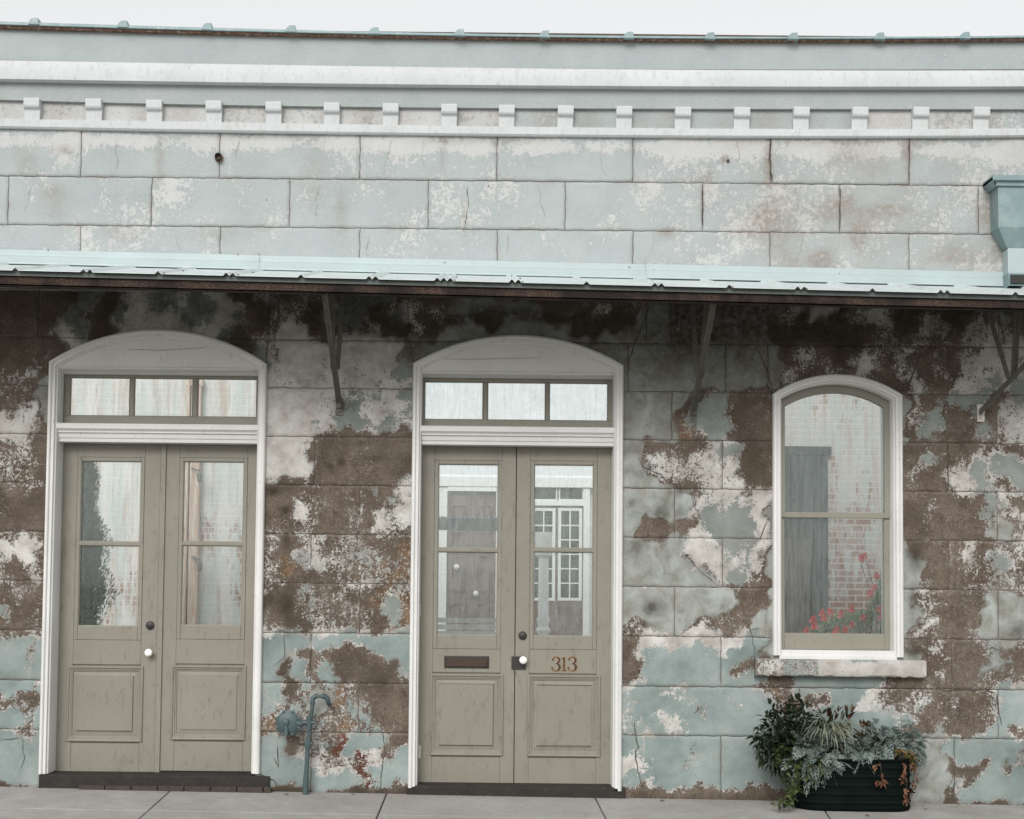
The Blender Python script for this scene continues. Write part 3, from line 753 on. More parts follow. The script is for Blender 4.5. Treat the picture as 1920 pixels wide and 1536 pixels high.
def pane(x0, x1, z0, z1, y, parent, mat):
    m = MB(); m.box(x0, x1, y-.002, y+.002, z0, z1); return m.build('glass_pane', mat, parent)
STOP = [(0,.02),(0,-.004),(.004,-.009),(.010,-.009),(.016,-.003),(.020,.004),(.022,.02)]
def bx(m, x0, x1, z0, z1, y0, y1): m.box(x0, x1, y0, y1, z0, z1)

def transom(o, pf, panes, bar, head, name_mat, gl):
    """pf: frame l,r,t,b px; panes: (l,r,t,b); bar: t,b; head: t,b"""
    y = YD-.03
    l, r, t_, b_ = pf; x0, x1 = X(l, y, 750), X(r, y, 750); zc = (l+r)/2
    z1, z0 = P(zc, t_, y).z, P(zc, b_, y).z
    m = MB()
    pp = [(X(a, y+.01, 750), X(b, y+.01, 750), P((a+b)/2, d, y+.01).z, P((a+b)/2, c, y+.01).z) for a, b, c, d in panes]
    pz0 = sum(q[2] for q in pp)/3; pz1 = sum(q[3] for q in pp)/3
    bx(m, x0, x1, pz1, z1, y, y+.04); bx(m, x0, x1, z0, pz0, y, y+.04)
    ed = [x0] + sum([[q[0], q[1]] for q in pp], []) + [x1]
    for i in range(0, len(ed), 2): bx(m, ed[i], ed[i+1], pz0+.0005, pz1-.0005, y + (.0 if i in (0, len(ed)-2) else .008), y+.04)
    f = m.build('transom_window', M_tan2, B, bevel=.003)
    for q in pp: pane(q[0]-.003, q[1]+.003, pz0-.003, pz1+.003, y+.026, f, gl)
    m = MB()
    for q in pp: m.rect(q[0]-.001, q[1]+.001, pz0-.001, pz1+.001, [(0,.02),(0,-.002),(.005,.004),(.008,.02)], y=y+.006)
    m.build('glazing_bead', M_tan2, f)
    # transom bar: three stepped mouldings
    m = MB(); t_, b_ = bar; xa, xb = o['x0']+.060, o['x1']-.060
    za, zb_ = P(zc, t_, .0).z, P(zc, b_, .04).z; h = za-zb_
    prof = [(.2,za+.004),(-.004,za),(-.010,za-.006),(-.010,za-h*.30),(.004,za-h*.36),(.012,za-h*.44),(.006,za-h*.50),(.022,za-h*.56),(.026,za-h*.78),(.034,za-h*.82),(.036,za-h),(.2,za-h)]
    n = len(prof); vs = [(xa, a, b) for a, b in prof] + [(xb, a, b) for a, b in prof]
    m.add(vs, [tuple(range(n)), tuple(range(2*n-1, n-1, -1))] + [(i, n+i, n+(i+1)%n, (i+1)%n) for i in range(n)])
    m.build('transom_bar', M_white, B, smooth=30)
    # header moulding and the board that closes the arch
    m = MB(); t_, b_ = head; za, zb_ = P(zc, t_, .0).z, P(zc, b_, .10).z
    prof = [(.2,za),(-.002,za),(-.006,za-.008),(.002,za-.014),(.006,za-.02),(.05,za-.026),(.085,zb_+.004),(.09,zb_),(.2,zb_)]
    n = len(prof); vs = [(xa, a, b) for a, b in prof] + [(xb, a, b) for a, b in prof]
    m.add(vs, [tuple(range(n)), tuple(range(2*n-1, n-1, -1))] + [(i, n+i, n+(i+1)%n, (i+1)%n) for i in range(n)])
    m.build('transom_head', M_white, B, smooth=30)
    a = [(p, q-.045) for p, q in o['arch']]
    q = [p for p in a if p[1] > za-.01]
    poly = [(q[0][0], za-.012)] + q + [(q[-1][0], za-.012)]
    m = MB(); m.prism(poly, .004, .05)
    tp = m.build('arch_board', M_white, B)
    m = MB()
    for pts in (([(240,655),(300,657),(385,652)]) if o is OL else [(790,672),(880,674),(1010,671)],):
        q_ = [P(*p, .0015) for p in pts]
        for i in range(len(q_)-1): m.bar(q_[i], q_[i+1], .0015, .002)
    m.build('board_crack', M_joint, tp)
transom(OL, (120,487,700,795), [(131,243,709,781),(251,361,709,781),(370,481,709,781)], (795,830), (688,703), M_tan2, M_glass)
transom(OC, (786,1151,707,801), [(796,906,717,787),(914,1023,717,788),(1030,1140,717,789)], (800,835), (697,709), M_tan2, M_glassC)

def leaf(name, xl, xr, zt_, zb_, g, mt, rail, pn, pin, gl, label=None):
    """xl,xr px edges; g: glass l,r,t,b; mt: muntin t,b; rail: y px of the bottom of the glazed frame; pn: panel moulding outer l,r,t,b; pin: raised field"""
    y = YD; yc = 1100; c = (xl+xr)/2
    x0, x1 = X(xl, y, yc)+.0015, X(xr, y, yc)-.0015; z1, z0 = P(c, zt_, y).z, P(c, zb_, y).z
    gx0, gx1 = X(g[0], y+.012, 1030), X(g[1], y+.012, 1030); gz1, gz0 = P(c, g[2], y+.012).z, P(c, g[3], y+.012).z
    px0, px1 = X(pn[0], y, 1330), X(pn[1], y, 1330); pz1, pz0 = P(c, pn[2], y).z, P(c, pn[3], y).z
    zr = P(c, rail, y).z
    fr = .030                              # glazed insert frame around the glass
    m = MB(); e = .0007
    sx0, sx1 = gx0-fr, gx1+fr
    m.box(x0, sx0-e, y, y+.045, z0, z1); m.box(sx1+e, x1, y, y+.045, z0, z1)           # stiles
    m.box(sx0, sx1, y, y+.045, gz1+fr+e, z1)                                            # top rail
    m.box(sx0, sx1, y, y+.045, pz1+.012, zr-e)                                          # lock rail
    m.box(sx0, sx1, y, y+.045, z0, pz0-.012)                                            # bottom rail
    m.box(sx0, sx1, y+.012, y+.040, pz0-.0125, pz1+.0125)                               # panel ground
    o = m.build(name, M_tan, B, bevel=.0022)
    if label: o['label'] = label
    m = MB()                                                                            # glazed insert
    m.box(sx0+e, gx0, y-.004, y+.04, zr+e, gz1+fr-e); m.box(gx1, sx1-e, y-.004, y+.04, zr+e, gz1+fr-e)
    m.box(gx0+e, gx1-e, y-.004, y+.04, gz1, gz1+fr-e); m.box(gx0+e, gx1-e, y-.004, y+.04, zr+e, gz0)
    mz1, mz0 = P(c, mt[0], y).z, P(c, mt[1], y).z
    m.box(gx0-.012, gx1+.012, y-.006, y+.036, mz0, mz1)
    m.build('glazed_frame', M_tan, o, bevel=.003)
    m = MB()
    for (a, b) in ((gz0, mz0), (mz1, gz1)): m.rect(gx0-.001, gx1+.001, a-.001, b+.001, [(0,.02),(0,.000),(.006,.007),(.007,.02)], y=y)
    m.build('glazing_bead', M_tan2, o)
    pane(gx0-.003, gx1+.003, mz1-.003, gz1+.003, y+.022, o, gl); pane(gx0-.003, gx1+.003, gz0-.003, mz0+.003, y+.022, o, gl)
    m = MB()
    m.rect(px0, px1, pz0, pz1, [(0,.004),(0,-.006),(.004,-.013),(.011,-.015),(.017,-.012),(.021,-.005),(.030,-.004),(.034,.002),(.042,.004),(.046,.012),(.046,.02)], y=y)
    m.build('panel_moulding', M_tan, o, smooth=25)
    qx0, qx1 = X(pin[0], y, 1330), X(pin[1], y, 1330); qz1, qz0 = P(c, pin[2], y).z, P(c, pin[3], y).z
    m = MB(); m.rect(px0+.044, px1-.044, pz0+.044, pz1-.044, [(0,.0115),(qx0-px0-.044, .006), (qx0-px0-.043, .002)], y=y)
    m.box(qx0, qx1, y+.000, y+.02, qz0, qz1)
    m.build('door_panel', M_tan, o)
    return o, (x0, x1, z0, z1)
l1, r1 = leaf('door_leaf', 108, 297, 831, 1447, (150,262,865,1174), (1016,1023), 1200, (125,268,1249,1391), (144,248,1267,1370), M_glass)
l2, r2 = leaf('door_leaf', 306, 483, 831, 1446, (342,455,866,1173), (1016,1023), 1199, (320,461,1248,1388), (340,443,1266,1368), M_glass)
l3, r3 = leaf('door_leaf', 787, 966, 836, 1470, (821,933,871,1191), (1028,1035), 1217, (806,944,1264,1417), (824,924,1283,1397), M_glassC)
l4, r4 = leaf('door_leaf', 967, 1150, 836, 1474, (1001,1112,872,1193), (1028,1035), 1218, (989,1126,1266,1419), (1007,1108,1286,1398), M_glassC)
m = MB(); m.box(X(955,YD,1100), X(975,YD,1100), YD+.046, YD+.062, r3[2], r3[3]); m.build('rebate_strip', M_tan, l3)
l3['label'] = 'door leaf with a dark mail slot'; l4['label'] = 'door leaf with brass house number 313'
m = MB(); xa, xb = X(297, YD-.012, 1100), X(306, YD-.012, 1100)
m.add([(xa-.004,YD,r1[2]),(xa,YD-.016,r1[2]),(xb,YD-.016,r1[2]),(xb+.004,YD,r1[2]),(xa-.004,YD,r1[3]),(xa,YD-.016,r1[3]),(xb,YD-.016,r1[3]),(xb+.004,YD,r1[3])],
      [(0,1,5,4),(1,2,6,5),(2,3,7,6),(0,3,2,1),(4,5,6,7)])
for k in range(9):
    z = r1[2] + .1 + k*.285; m.lathe(((xa+xb)/2, YD-.016, z), [(.0035,0),(.0025,-.002)], 'Y', 8, 1)
m.build('astragal', [M_tan, M_bronze], B)
# hardware
def knob(px, py, leafo, plate=None):
    p = P(px, py, YD-.045); m = MB()
    m.lathe((p.x, YD, p.z), [(.012,.0),(.012,-.028),(.017,-.032),(.027,-.040),(.031,-.052),(.029,-.064),(.020,-.074),(.006,-.078)], 'Y', 28, 0)
    m.build('knob', M_china, leafo, smooth=60)
    m = MB()
    if plate: m.box(X(plate[0], YD, 1240), X(plate[1], YD, 1240), YD-.004, YD+.001, P(px, plate[3], YD).z, P(px, plate[2], YD).z)
    else: m.lathe((p.x, YD, p.z), [(.015,.001),(.015,-.006),(.009,-.010)], 'Y', 16)
    m.build('lock_plate', M_black, leafo, bevel=.001)
def dead(px, py, leafo):
    p = P(px, py, YD-.01); m = MB()
    m.lathe((p.x, YD, p.z), [(.033,.0),(.033,-.008),(.029,-.012),(.018,-.013),(.018,-.020),(.013,-.022)], 'Y', 28)
    m.box(p.x-.003, p.x+.003, YD-.024, YD-.020, p.z-.008, p.z+.008)
    m.build('deadbolt', M_black, leafo, smooth=30)
knob(279, 1224, l1); dead(281, 1173, l1)
knob(981, 1238, l4, (959,986,1231,1256)); dead(980, 1192, l4)
m = MB(); a = [X(833, YD, 1240), X(917, YD, 1240), P(875, 1253, YD).z, P(875, 1230, YD).z]
m.rect(a[0], a[1], a[2], a[3], [(0,.0),(0,-.006),(.010,-.007),(.012,-.003),(.012,.0)], y=YD)
ms = m.build('mail_slot', M_black, l3)
m = MB(); m.box(a[0]+.013, a[1]-.013, YD-.004, YD, a[2]+.013, a[3]-.013); m.build('flap', M_bronze, ms, bevel=.002)
# the figures 313, ribbons of varying width
def stroke(m, pts, ws, y0, y1, grow=0):
    L_, R_ = [], []
    n = len(pts)
    for i in range(n):
        a, b = Vector(pts[max(i-1,0)]), Vector(pts[min(i+1,n-1)]); d = (b-a).normalized(); p = Vector(pts[i])
        e = -grow if i == 0 else (grow if i == n-1 else 0)
        p = p + d*e; q = Vector((-d.y, d.x))*(ws[i]/2+grow); L_.append(p+q); R_.append(p-q)
    for i in range(n-1):
        poly = [(L_[i].x,L_[i].y),(L_[i+1].x,L_[i+1].y),(R_[i+1].x,R_[i+1].y),(R_[i].x,R_[i].y)]
        m.prism(poly, y0, y1)
def three(cx, cz, h):
    u = h/26.0; A = []
    for k in range(15):                # upper bowl
        t = R(165 - k*255/14); A.append((cx + u*(0.3+6.2*math.cos(t)), cz + u*(7.0+5.9*math.sin(t)), u*(1.6+2.6*max(0, math.cos(t))**1.5)))
    Bq = []
    for k in range(17):
        t = R(75 - k*255/16); Bq.append((cx + u*(0+7.2*math.cos(t)), cz + u*(-5.9+6.8*math.sin(t)), u*(1.6+3.2*max(0, math.cos(t))**1.5)))
    return [A, Bq]
def numerals(y0, y1, grow, mat, nm):
    m = MB(); h = 27*MPP
    for c in (1042, 1072.5):
        p = P(c, 1245, YD)
        for S in three(p.x, p.z, h):
            stroke(m, [(a, b) for a, b, w in S], [w for a, b, w in S], y0, y1, grow)
        u = h/26
        for (dx_, dz_) in ((-5.4, 8.2), (-6.6, -7.2)):
            cc = [(p.x+u*dx_ + (u*2.0+grow)*math.cos(t*math.pi/5), p.z+u*dz_ + (u*2.0+grow)*math.sin(t*math.pi/5)) for t in range(10)]
            m.prism(cc, y0-.0004, y1)
    p = P(1057.5, 1245, YD); u = h/26
    m.prism([(p.x-u*1.6-grow, p.z-u*11), (p.x+u*1.8+grow, p.z-u*11), (p.x+u*1.8+grow, p.z+u*13+grow), (p.x+u*.6, p.z+u*13+grow), (p.x-u*4.6-grow, p.z+u*9.5), (p.x-u*4.2, p.z+u*8.2-grow), (p.x-u*1.6-grow, p.z+u*9.2)], y0, y1)
    m.prism([(p.x-u*4.6-grow, p.z-u*12.8-grow), (p.x+u*4.8+grow, p.z-u*12.8-grow), (p.x+u*4.8+grow, p.z-u*11.2+grow), (p.x-u*4.6-grow, p.z-u*11.2+grow)], y0-.0003, y1)
    return m.build(nm, mat, l4)
numerals(YD-.0025, YD+.001, .0022, M_brass, 'house_number')
numerals(YD-.0045, YD-.0015, -.0012, M_bronze, 'house_number_face')
# hinges at the central doors
for lf, px, zz in ((l3, 786, (862,1145,1410)), (l4, 1151, (862,1140,1412))):
    for v in zz:
        p = P(px, v, YD-.012); m = MB(); m.tube([(p.x, YD-.012, p.z-.05), (p.x, YD-.012, p.z+.05)], .008, 10); m.box(p.x-.012, p.x+.012, YD-.010, YD-.002, p.z-.05, p.z+.05)
        m.build('hinge', M_hinge, lf)
# thresholds and steps
def threshold(o, pl, pr, t_, b_, brick=None):
    m = MB(); xa, xb = X(pl, -.08, 1460), X(pr, -.08, 1460); za = P((pl+pr)/2, t_, -.05).z
    m.box(xa, xb, -.03, .40, gz((xa+xb)/2)-.05, za)
    m.build('threshold', M_darkwood, B, bevel=.008)
    if brick:
        xa, xb = X(brick[0], -.11, 1470), X(brick[1], -.11, 1470); zb_ = P((brick[0]+brick[1])/2, brick[2], -.11).z; m = MB(); x = xa
        while x < xb:
            w_ = min(.20, xb-x); m.box(x, x+w_-.007, -.075-random.uniform(0,.006), -.03, gz(x)-.04, zb_-random.uniform(0,.003)); x += w_
        m.build('brick_sill', M_sillbrick, B, bevel=.004)
threshold(OL, 68, 503, 1455, 1475, (145, 508, 1476))
threshold(OC, 762, 1174, 1476, 1490)
# a light shutting strip behind the leaves so the gap under them glows as in the photo is simply the open gap

# ---- arched sash window
def arch_poly(x0, x1, zb_, zs, rise, n=20): return [(x0, zb_)] + arc(x0, zs, x1, zs, rise, n) + [(x1, zb_)]
def ring(m, outer, inner, y0, y1):
    n = len(outer); vs = []
    for poly in (outer, inner):
        for y in (y0, y1): vs += [(a, y, b) for a, b in poly]
    fs = []
    for i in range(n-1):
        fs += [(i, i+1, 2*n+i+1, 2*n+i), (n+i, 3*n+i, 3*n+i+1, n+i+1), (i, n+i, n+i+1, i+1), (2*n+i, 2*n+i+1, 3*n+i+1, 3*n+i)]
    m.add(vs, fs)
yw = .07
wx0, wx1 = X(1462, yw, 1000), X(1675, yw, 1000); gx0, gx1 = X(1472, yw, 960), X(1659, yw, 960)
zsp_o = P(1568, 742, yw).z; zsp_g = P(1568, 764, yw).z
zap_o = P(1568, 718, yw).z; zap_g = P(1568, 737, yw).z
zm1, zm0 = P(1568, 961, yw).z, P(1568, 971, yw).z
zgb = P(1568, 1188, yw).z; zbb = P(1568, 1218, yw).z; zst = P(1568, 1233, yw).z
m = MB()
outer = arch_poly(wx0-.02, wx1+.02, zm0+.001, zsp_o, zap_o-zsp_o+.03); inner = arch_poly(gx0, gx1, zm0+.001, zsp_g, zap_g-zsp_g)
ring(m, outer, inner, yw, yw+.04)
m.box(gx0+.0005, gx1-.0005, yw, yw+.04, zm0, zm1)
ws = m.build('window_sash', M_tan2, B, bevel=.002)
m = MB(); yy = yw+.018
m.box(wx0-.02, gx0, yy, yy+.04, zbb, zm0-.001); m.box(gx1, wx1+.02, yy, yy+.04, zbb, zm0-.001); m.box(gx0+.0005, gx1-.0005, yy, yy+.04, zbb, zgb)
ws2 = m.build('window_sash', M_tan2, B, bevel=.002)
m = MB(); m.box(OW['x0']+.06, OW['x1']-.06, -.005, .2, zst-.008, zbb-.004); m.box(OW['x0']+.05, OW['x1']-.05, -.022, .0, zst-.012, zst+.018)
m.build('window_stool', M_white, B, bevel=.003)
m = MB(); m.prism(arch_poly(gx0-.004, gx1+.004, zm1-.003, zsp_g, zap_g-zsp_g+.004), yw+.018, yw+.022); m.build('glass_pane', M_glassW, ws)
pane(gx0-.003, gx1+.003, zgb-.003, zm0+.002, yy+.02, ws2, M_glassW)
# stone sill
sx0, sx1 = X(1420, -.09, 1250), X(1737, -.09, 1250); m = MB()
nx_ = 60; ny_ = 10; zt_, zb_ = P(1568, 1237.5, -.09).z, P(1568, 1270, -.09).z
vs = []; xg = np.linspace(sx0, sx1, nx_)
for i, x in enumerate(xg):
    nib = .006*random.random()
    prof = [(.05, zt_+.002), (-.08, zt_-.001), (-.088, zt_-.007), (-.09, zt_-.03), (-.091, (zt_+zb_)/2), (-.09, zb_+.018), (-.086+nib, zb_+.004+nib), (-.07, zb_+nib*.6), (.05, zb_)]
    vs += [(x, a, b) for a, b in prof]
k = len(prof)
m.add(vs, [(i*k+j, (i+1)*k+j, (i+1)*k+j+1, i*k+j+1) for i in range(nx_-1) for j in range(k-1)] + [tuple(range(k)), tuple((nx_-1)*k+j for j in range(k-1,-1,-1))])
so2 = m.build('window_sill', M_wall, B, smooth=30); cnt = len(so2.data.vertices)
xv = np.array([v[0] for v in vs]); t_ = (xv-sx0)/(sx1-sx0); wv = np.where(t_<.15, .55, np.where(t_<.36, .58, .98)); tv = np.where((t_>.15)&(t_<.36), .50, .10); tv = np.where((t_>.55)&(t_<.7)&(np.array([v[2] for v in vs])>zt_-.03), .6, tv)
put_attr(so2.data, np.stack([wv, tv, 0*xv, 0*xv, .3+0*xv, 0*xv], -1), np.zeros(cnt), .25+0*xv, np.zeros(cnt))

# ================================================================ awning
M_roofm = simple('galvanised_roof_sheet', (.62,.68,.68), .38, .10, 4, metal=.35, bump=.05, dirt=((.45,.47,.45), 9, -.12))
M_flash = simple('pale_blue_flashing', (.345,.41,.415), .55, .06, 2.5, metal=.1, bump=.04, dirt=((.40,.45,.45), 3, -.16))
M_fascia = simple('grey_green_drip_edge', (.070,.085,.076), .6, .2, 9, bump=.1, dirt=((.16,.09,.06), 14, -.22))
M_steel = simple('old_painted_steel', (.11,.105,.088), .7, .25, 14, bump=.3, dirt=((.10,.055,.035), 18, -.12))
M_beam = NT('rusted_steel_angle'); q1 = M_beam.noise(4, 6, .6); q2 = M_beam.noise(140, 4, .75)
c1 = M_beam.ramp(q2, [(.36, (.010,.006,.005)), (.5, (.030,.016,.011)), (.58, (.095,.06,.042)), (.66, (.19,.13,.10))])
c2 = M_beam.ramp(q2, [(.3, (.006,.004,.0035)), (.7, (.020,.012,.009))])
M_beam.set(M_beam.mix(M_beam.step(M_beam.math('ADD', q1, -.01), 6), c2, c1), .95); M_beam.bump(q2, .6, .004); M_beam = M_beam.m
PJ = 1.15
e0, e1 = P(0, 506, -PJ), P(1920, 552.5, -PJ)
AS = (e1.z-e0.z)/(e1.x-e0.x)
ez = lambda x: e0.z + AS*(x-e0.x)
f0, f1 = P(0, 494, -.06), P(1920, 538, -.06); FS = (f1.z-f0.z)/(f1.x-f0.x); fzz = lambda x: f0.z + FS*(x-f0.x)
XA2, XB2 = X(-300, -PJ, 520), X(2200, -PJ, 560)
AW = thing('metal_awning', ((XA2+XB2)/2, 0, ez(0)), 'long corrugated metal awning with rusty beam fixed over the doors', 'awning')
ys = [-PJ, .0]
def rz(x, y): return ez(x) + (fzz(x)-.010-ez(x))*((y+PJ)/(PJ-.06))
# corrugated sheet: single ribs and doubled laps alternate, a triple lap near the middle
pitch = (X(300, -PJ) - X(30, -PJ))/1.0/2
xr = X(30, -PJ, 510); ribs = []
k = 0; x = xr - pitch*8
while x < XB2:
    n_ = 1 if k % 2 == 0 else 2
    if abs(x - X(860, -PJ, 525)) < pitch*.5: n_ = 3
    for j in range(n_): ribs.append(x + (j-(n_-1)/2)*.045)
    x += pitch; k += 1
ribs = [r for r in ribs if XA2+.05 < r < XB2-.05]
m = MB(); prof = [(XA2, 0)]
for r in ribs: prof += [(r-.021, 0), (r-.004, .020), (r+.004, .020), (r+.021, 0)]
prof.append((XB2, 0)); n = len(prof); vs = []
for yy_ in (-PJ-.02, .0):
    for a, h in prof: vs.append((a, yy_, rz(a, yy_) + h))
for yy_ in (-PJ-.02, .0):
    for a, h in prof: vs.append((a, yy_, rz(a, yy_) + h - .0016))
fs = [(i, i+1, n+i+1, n+i) for i in range(n-1)] + [(2*n+i, 3*n+i, 3*n+i+1, 2*n+i+1) for i in range(n-1)] + [(i, 2*n+i, 2*n+i+1, i+1) for i in range(n-1)]
m.add(vs, fs)
roofp = m.build('roof_sheet', M_roofm, AW)
for r in ribs[::2]:
    for yy_ in (-1.12, -.55):
        m = MB(); m.lathe((r+.030, yy_, rz(r, yy_)), [(.009,.0),(.008,.004),(.004,.007)], 'Z', 8); m.build('roof_screw', M_fascia, roofp)
m = MB(); m.add([(XA2,-PJ+.012,ez(XA2)-.001),(XB2,-PJ+.012,ez(XB2)-.001),(XB2,-PJ+.012,ez(XB2)-.036),(XA2,-PJ+.012,ez(XA2)-.036),
       (XA2,-PJ+.016,ez(XA2)-.001),(XB2,-PJ+.016,ez(XB2)-.001),(XB2,-PJ+.016,ez(XB2)-.036),(XA2,-PJ+.016,ez(XA2)-.036)], [(0,1,2,3),(7,6,5,4),(3,2,6,7),(0,4,5,1)])
m.build('drip_edge', M_fascia, AW)
m = MB()
for (y0, y1, d0_, d1_) in ((-PJ+.03, -PJ+.038, -.012, -.098), (-PJ+.03, -PJ+.10, -.090, -.098)):
    m.add([(XA2,y0,ez(XA2)+d0_),(XB2,y0,ez(XB2)+d0_),(XB2,y0,ez(XB2)+d1_),(XA2,y0,ez(XA2)+d1_),(XA2,y1,ez(XA2)+d0_),(XB2,y1,ez(XB2)+d0_),(XB2,y1,ez(XB2)+d1_),(XA2,y1,ez(XA2)+d1_)],
      [(0,1,2,3),(7,6,5,4),(3,2,6,7),(0,4,5,1),(0,3,7,4),(1,5,6,2)])
m.build('edge_beam', M_beam, AW)
# rafters and ledger under the sheet
for px in (-150, 200, 635, 960, 1300, 1570, 1842, 2080):
    m = MB(); x = X(px, 0, 600); m.bar((x, -PJ+.05, rz(x, -PJ)-.045), (x, 0, rz(x, 0)-.045), .035, .07); m.build('rafter', M_steel, AW)
m = MB(); m.add([(XA2,0,rz(XA2,0)-.09),(XB2,0,rz(XB2,0)-.09),(XB2,-.04,rz(XB2,0)-.09),(XA2,-.04,rz(XA2,0)-.09),(XA2,0,rz(XA2,0)-.012),(XB2,0,rz(XB2,0)-.012),(XB2,-.04,rz(XB2,0)-.012),(XA2,-.04,rz(XA2,0)-.012)],
   [(0,1,2,3),(7,6,5,4),(3,2,6,7),(0,4,5,1),(0,3,7,4),(1,5,6,2)]); m.build('ledger', M_steel, AW)
# flashing against the wall, in overlapping lengths
def flash(xa, xb, off, nm='flashing'):
    m = MB(); vs = []
    for x in (xa, xb):
        zt = fzz(x) + .118; zl = fzz(x)
        for (y, z) in ((.0, zt+.006), (-.008, zt+.004), (-.010, zt-.03), (-.012, zt-.044), (-.030, zt-.052), (-.055, zl+.016), (-.060, zl+.012), (-.062, zl-.002), (-.050, zl-.004), (-.03, zl+.02)):
            vs.append((x, y-off, z+off*.5))
    k = 10
    m.add(vs, [(j, j+1, k+j+1, k+j) for j in range(k-1)] + [(0,)+tuple(range(k-1,0,-1)), tuple(range(k, 2*k))])
    return m.build(nm, M_flash, AW)
xj = [XA, X(480,0,500), X(1222,0,500), X(1885,-.05,520)]
fl = [flash(xj[0], xj[1]+.03, .003), flash(xj[1], xj[2]+.001, 0), flash(xj[2]-.05, xj[3], .005)]
for px, py in ((90,469),(446,477),(485,477),(834,492),(1180,501),(1226,506),(1574,513)):
    p = P(px, py, -.015); m = MB(); m.lathe((p.x, -.012, p.z), [(.005,.0),(.004,-.006)], 'Y', 8); m.build('flashing_screw', M_fascia, fl[1])
# brackets: strut from a wall plate to the edge beam, two braces back up from it
def Lbar(m, a, b, w=.045, t_=.006, flip=1):
    a, b = Vector(a), Vector(b); d = (b-a).normalized(); sd_ = Vector((1,0,0)); sd_ = (sd_ - d*sd_.dot(d)).normalized(); up_ = sd_.cross(d)
    m.bar(a, b, w, t_, up=up_)
    o_ = sd_*(w/2-t_/2)*flip - up_*(w/2)*(1 if up_.z > 0 else -1)
    m.bar(a+o_, b+o_, t_, w, up=up_)
for (px, py, jx_, jy_, fl_) in ((636,758,622,690,1), (1300,772,1303,690,-1), (1840,770,1886,710,-1)):
    w0 = P(px, py, -.015); top = Vector((w0.x + (-.03 if px == 1300 else (.28 if px == 1840 else 0)), -PJ+.07, 0)); top.z = ez(top.x)-.06
    m = MB(); Lbar(m, w0, top, flip=fl_); br_ = m.build('bracket', M_steel, AW)
    d = top-Vector(w0); t_ = .33; j = Vector(w0)+d*t_
    m = MB(); b1 = Vector((w0.x+(.02*fl_ if px != 1840 else .01), -.03, rz(w0.x, 0)-.05)); b2x = w0.x-.01*fl_ if px != 1840 else X(1908, j.y-.2, 600); m.bar(j+Vector((.022*fl_,0,0)), b1, .036, .008); Lbar(m, j+Vector((-.01*fl_,0,0)), Vector((b2x, j.y-.20, rz(w0.x, j.y-.2)-.05)), .036, .006, -fl_)
    m.build('brace', M_steel, br_)
    m = MB(); m.box(w0.x-.028, w0.x+.028, -.008, .002, w0.z-.085, w0.z+.05); m.box(w0.x-.022, w0.x+.022, -.03, -.008, w0.z-.03, w0.z+.02); m.lathe((w0.x, -.008, w0.z-.055), [(.011,.0),(.011,-.008),(.006,-.012)], 'Y', 6)
    m.build('wall_plate', M_steel if px != 1840 else M_hinge, br_, bevel=.002)

# ================================================================ leader head and downspout at the right
M_lead = simple('grey_teal_sheet_metal', (.175,.245,.248), .5, .12, 4, metal=.15, bump=.06, dirt=((.25,.32,.32), 6, -.1))
hx0, hx1 = X(1872, -.16, 400), X(2010, -.16, 400)
hz = lambda v: P(1890, v, -.16).z
DS = thing('downspout', ((hx0+hx1)/2, -.08, hz(540)), 'grey-teal sheet metal rainwater hopper on the upper wall above the awning', 'downspout')
m = MB(); o_ = .045
m.box(hx0, hx1, -.16, .002, hz(427), hz(348))
v8 = [(hx0,-.16,hz(427)),(hx1,-.16,hz(427)),(hx1,.002,hz(427)),(hx0,.002,hz(427)),(hx0+.085,-.11,hz(462)),(hx0+.235,-.11,hz(462)),(hx0+.235,.002,hz(462)),(hx0+.085,.002,hz(462))]
m.add(v8, [(0,1,5,4),(1,2,6,5),(2,3,7,6),(3,0,4,7)])
m.build('hopper', M_lead, DS, bevel=.003)
m = MB(); m.sweep([(hx0-.055, hz(334)), (hx1+.055, hz(334))], [(0,.0)]*1 + [(0,-.19),(.028,-.205),(.034,-.19),(.036,.0)])
m.add([(hx0-.02,-.16,hz(350)),(hx0-.02,.0,hz(350)),(hx0-.055,.0,hz(340)),(hx0-.055,-.20,hz(340))], [(0,1,2,3)])
m.box(hx0-.055, hx1+.055, -.20, .002, hz(341), hz(331)); m.box(hx0-.022, hx1+.022, -.178, .002, hz(350), hz(341))
m.build('hopper_rim', M_lead, DS, bevel=.003)
m = MB(); m.box(hx0+.09, hx0+.225, -.112, .002, hz(513), hz(462)); m.build('outlet_pipe', M_flash, DS, bevel=.004)
m = MB(); m.add([(hx0+.085,-.125,hz(510)),(hx0+.23,-.125,hz(510)),(hx0+.23,.0,hz(510)),(hx0+.085,.0,hz(510)),(hx0+.06,-.20,hz(538)),(hx0+.20,-.20,hz(538)),(hx0+.20,-.1,hz(542)),(hx0+.06,-.1,hz(542))],
   [(0,1,5,4),(1,2,6,5),(2,3,7,6),(3,0,4,7),(0,3,2,1)])
m.build('spout', M_lead, DS)
m = MB(); m.add([(hx0+.069,-.1985,hz(534)),(hx0+.195,-.1985,hz(534)),(hx0+.215,-.139,hz(514)),(hx0+.092,-.139,hz(514))], [(0,1,2,3)])
m.v = [(a, b-.006, c) for a, b, c in m.v]; m.build('spout_mouth', M_black, DS)

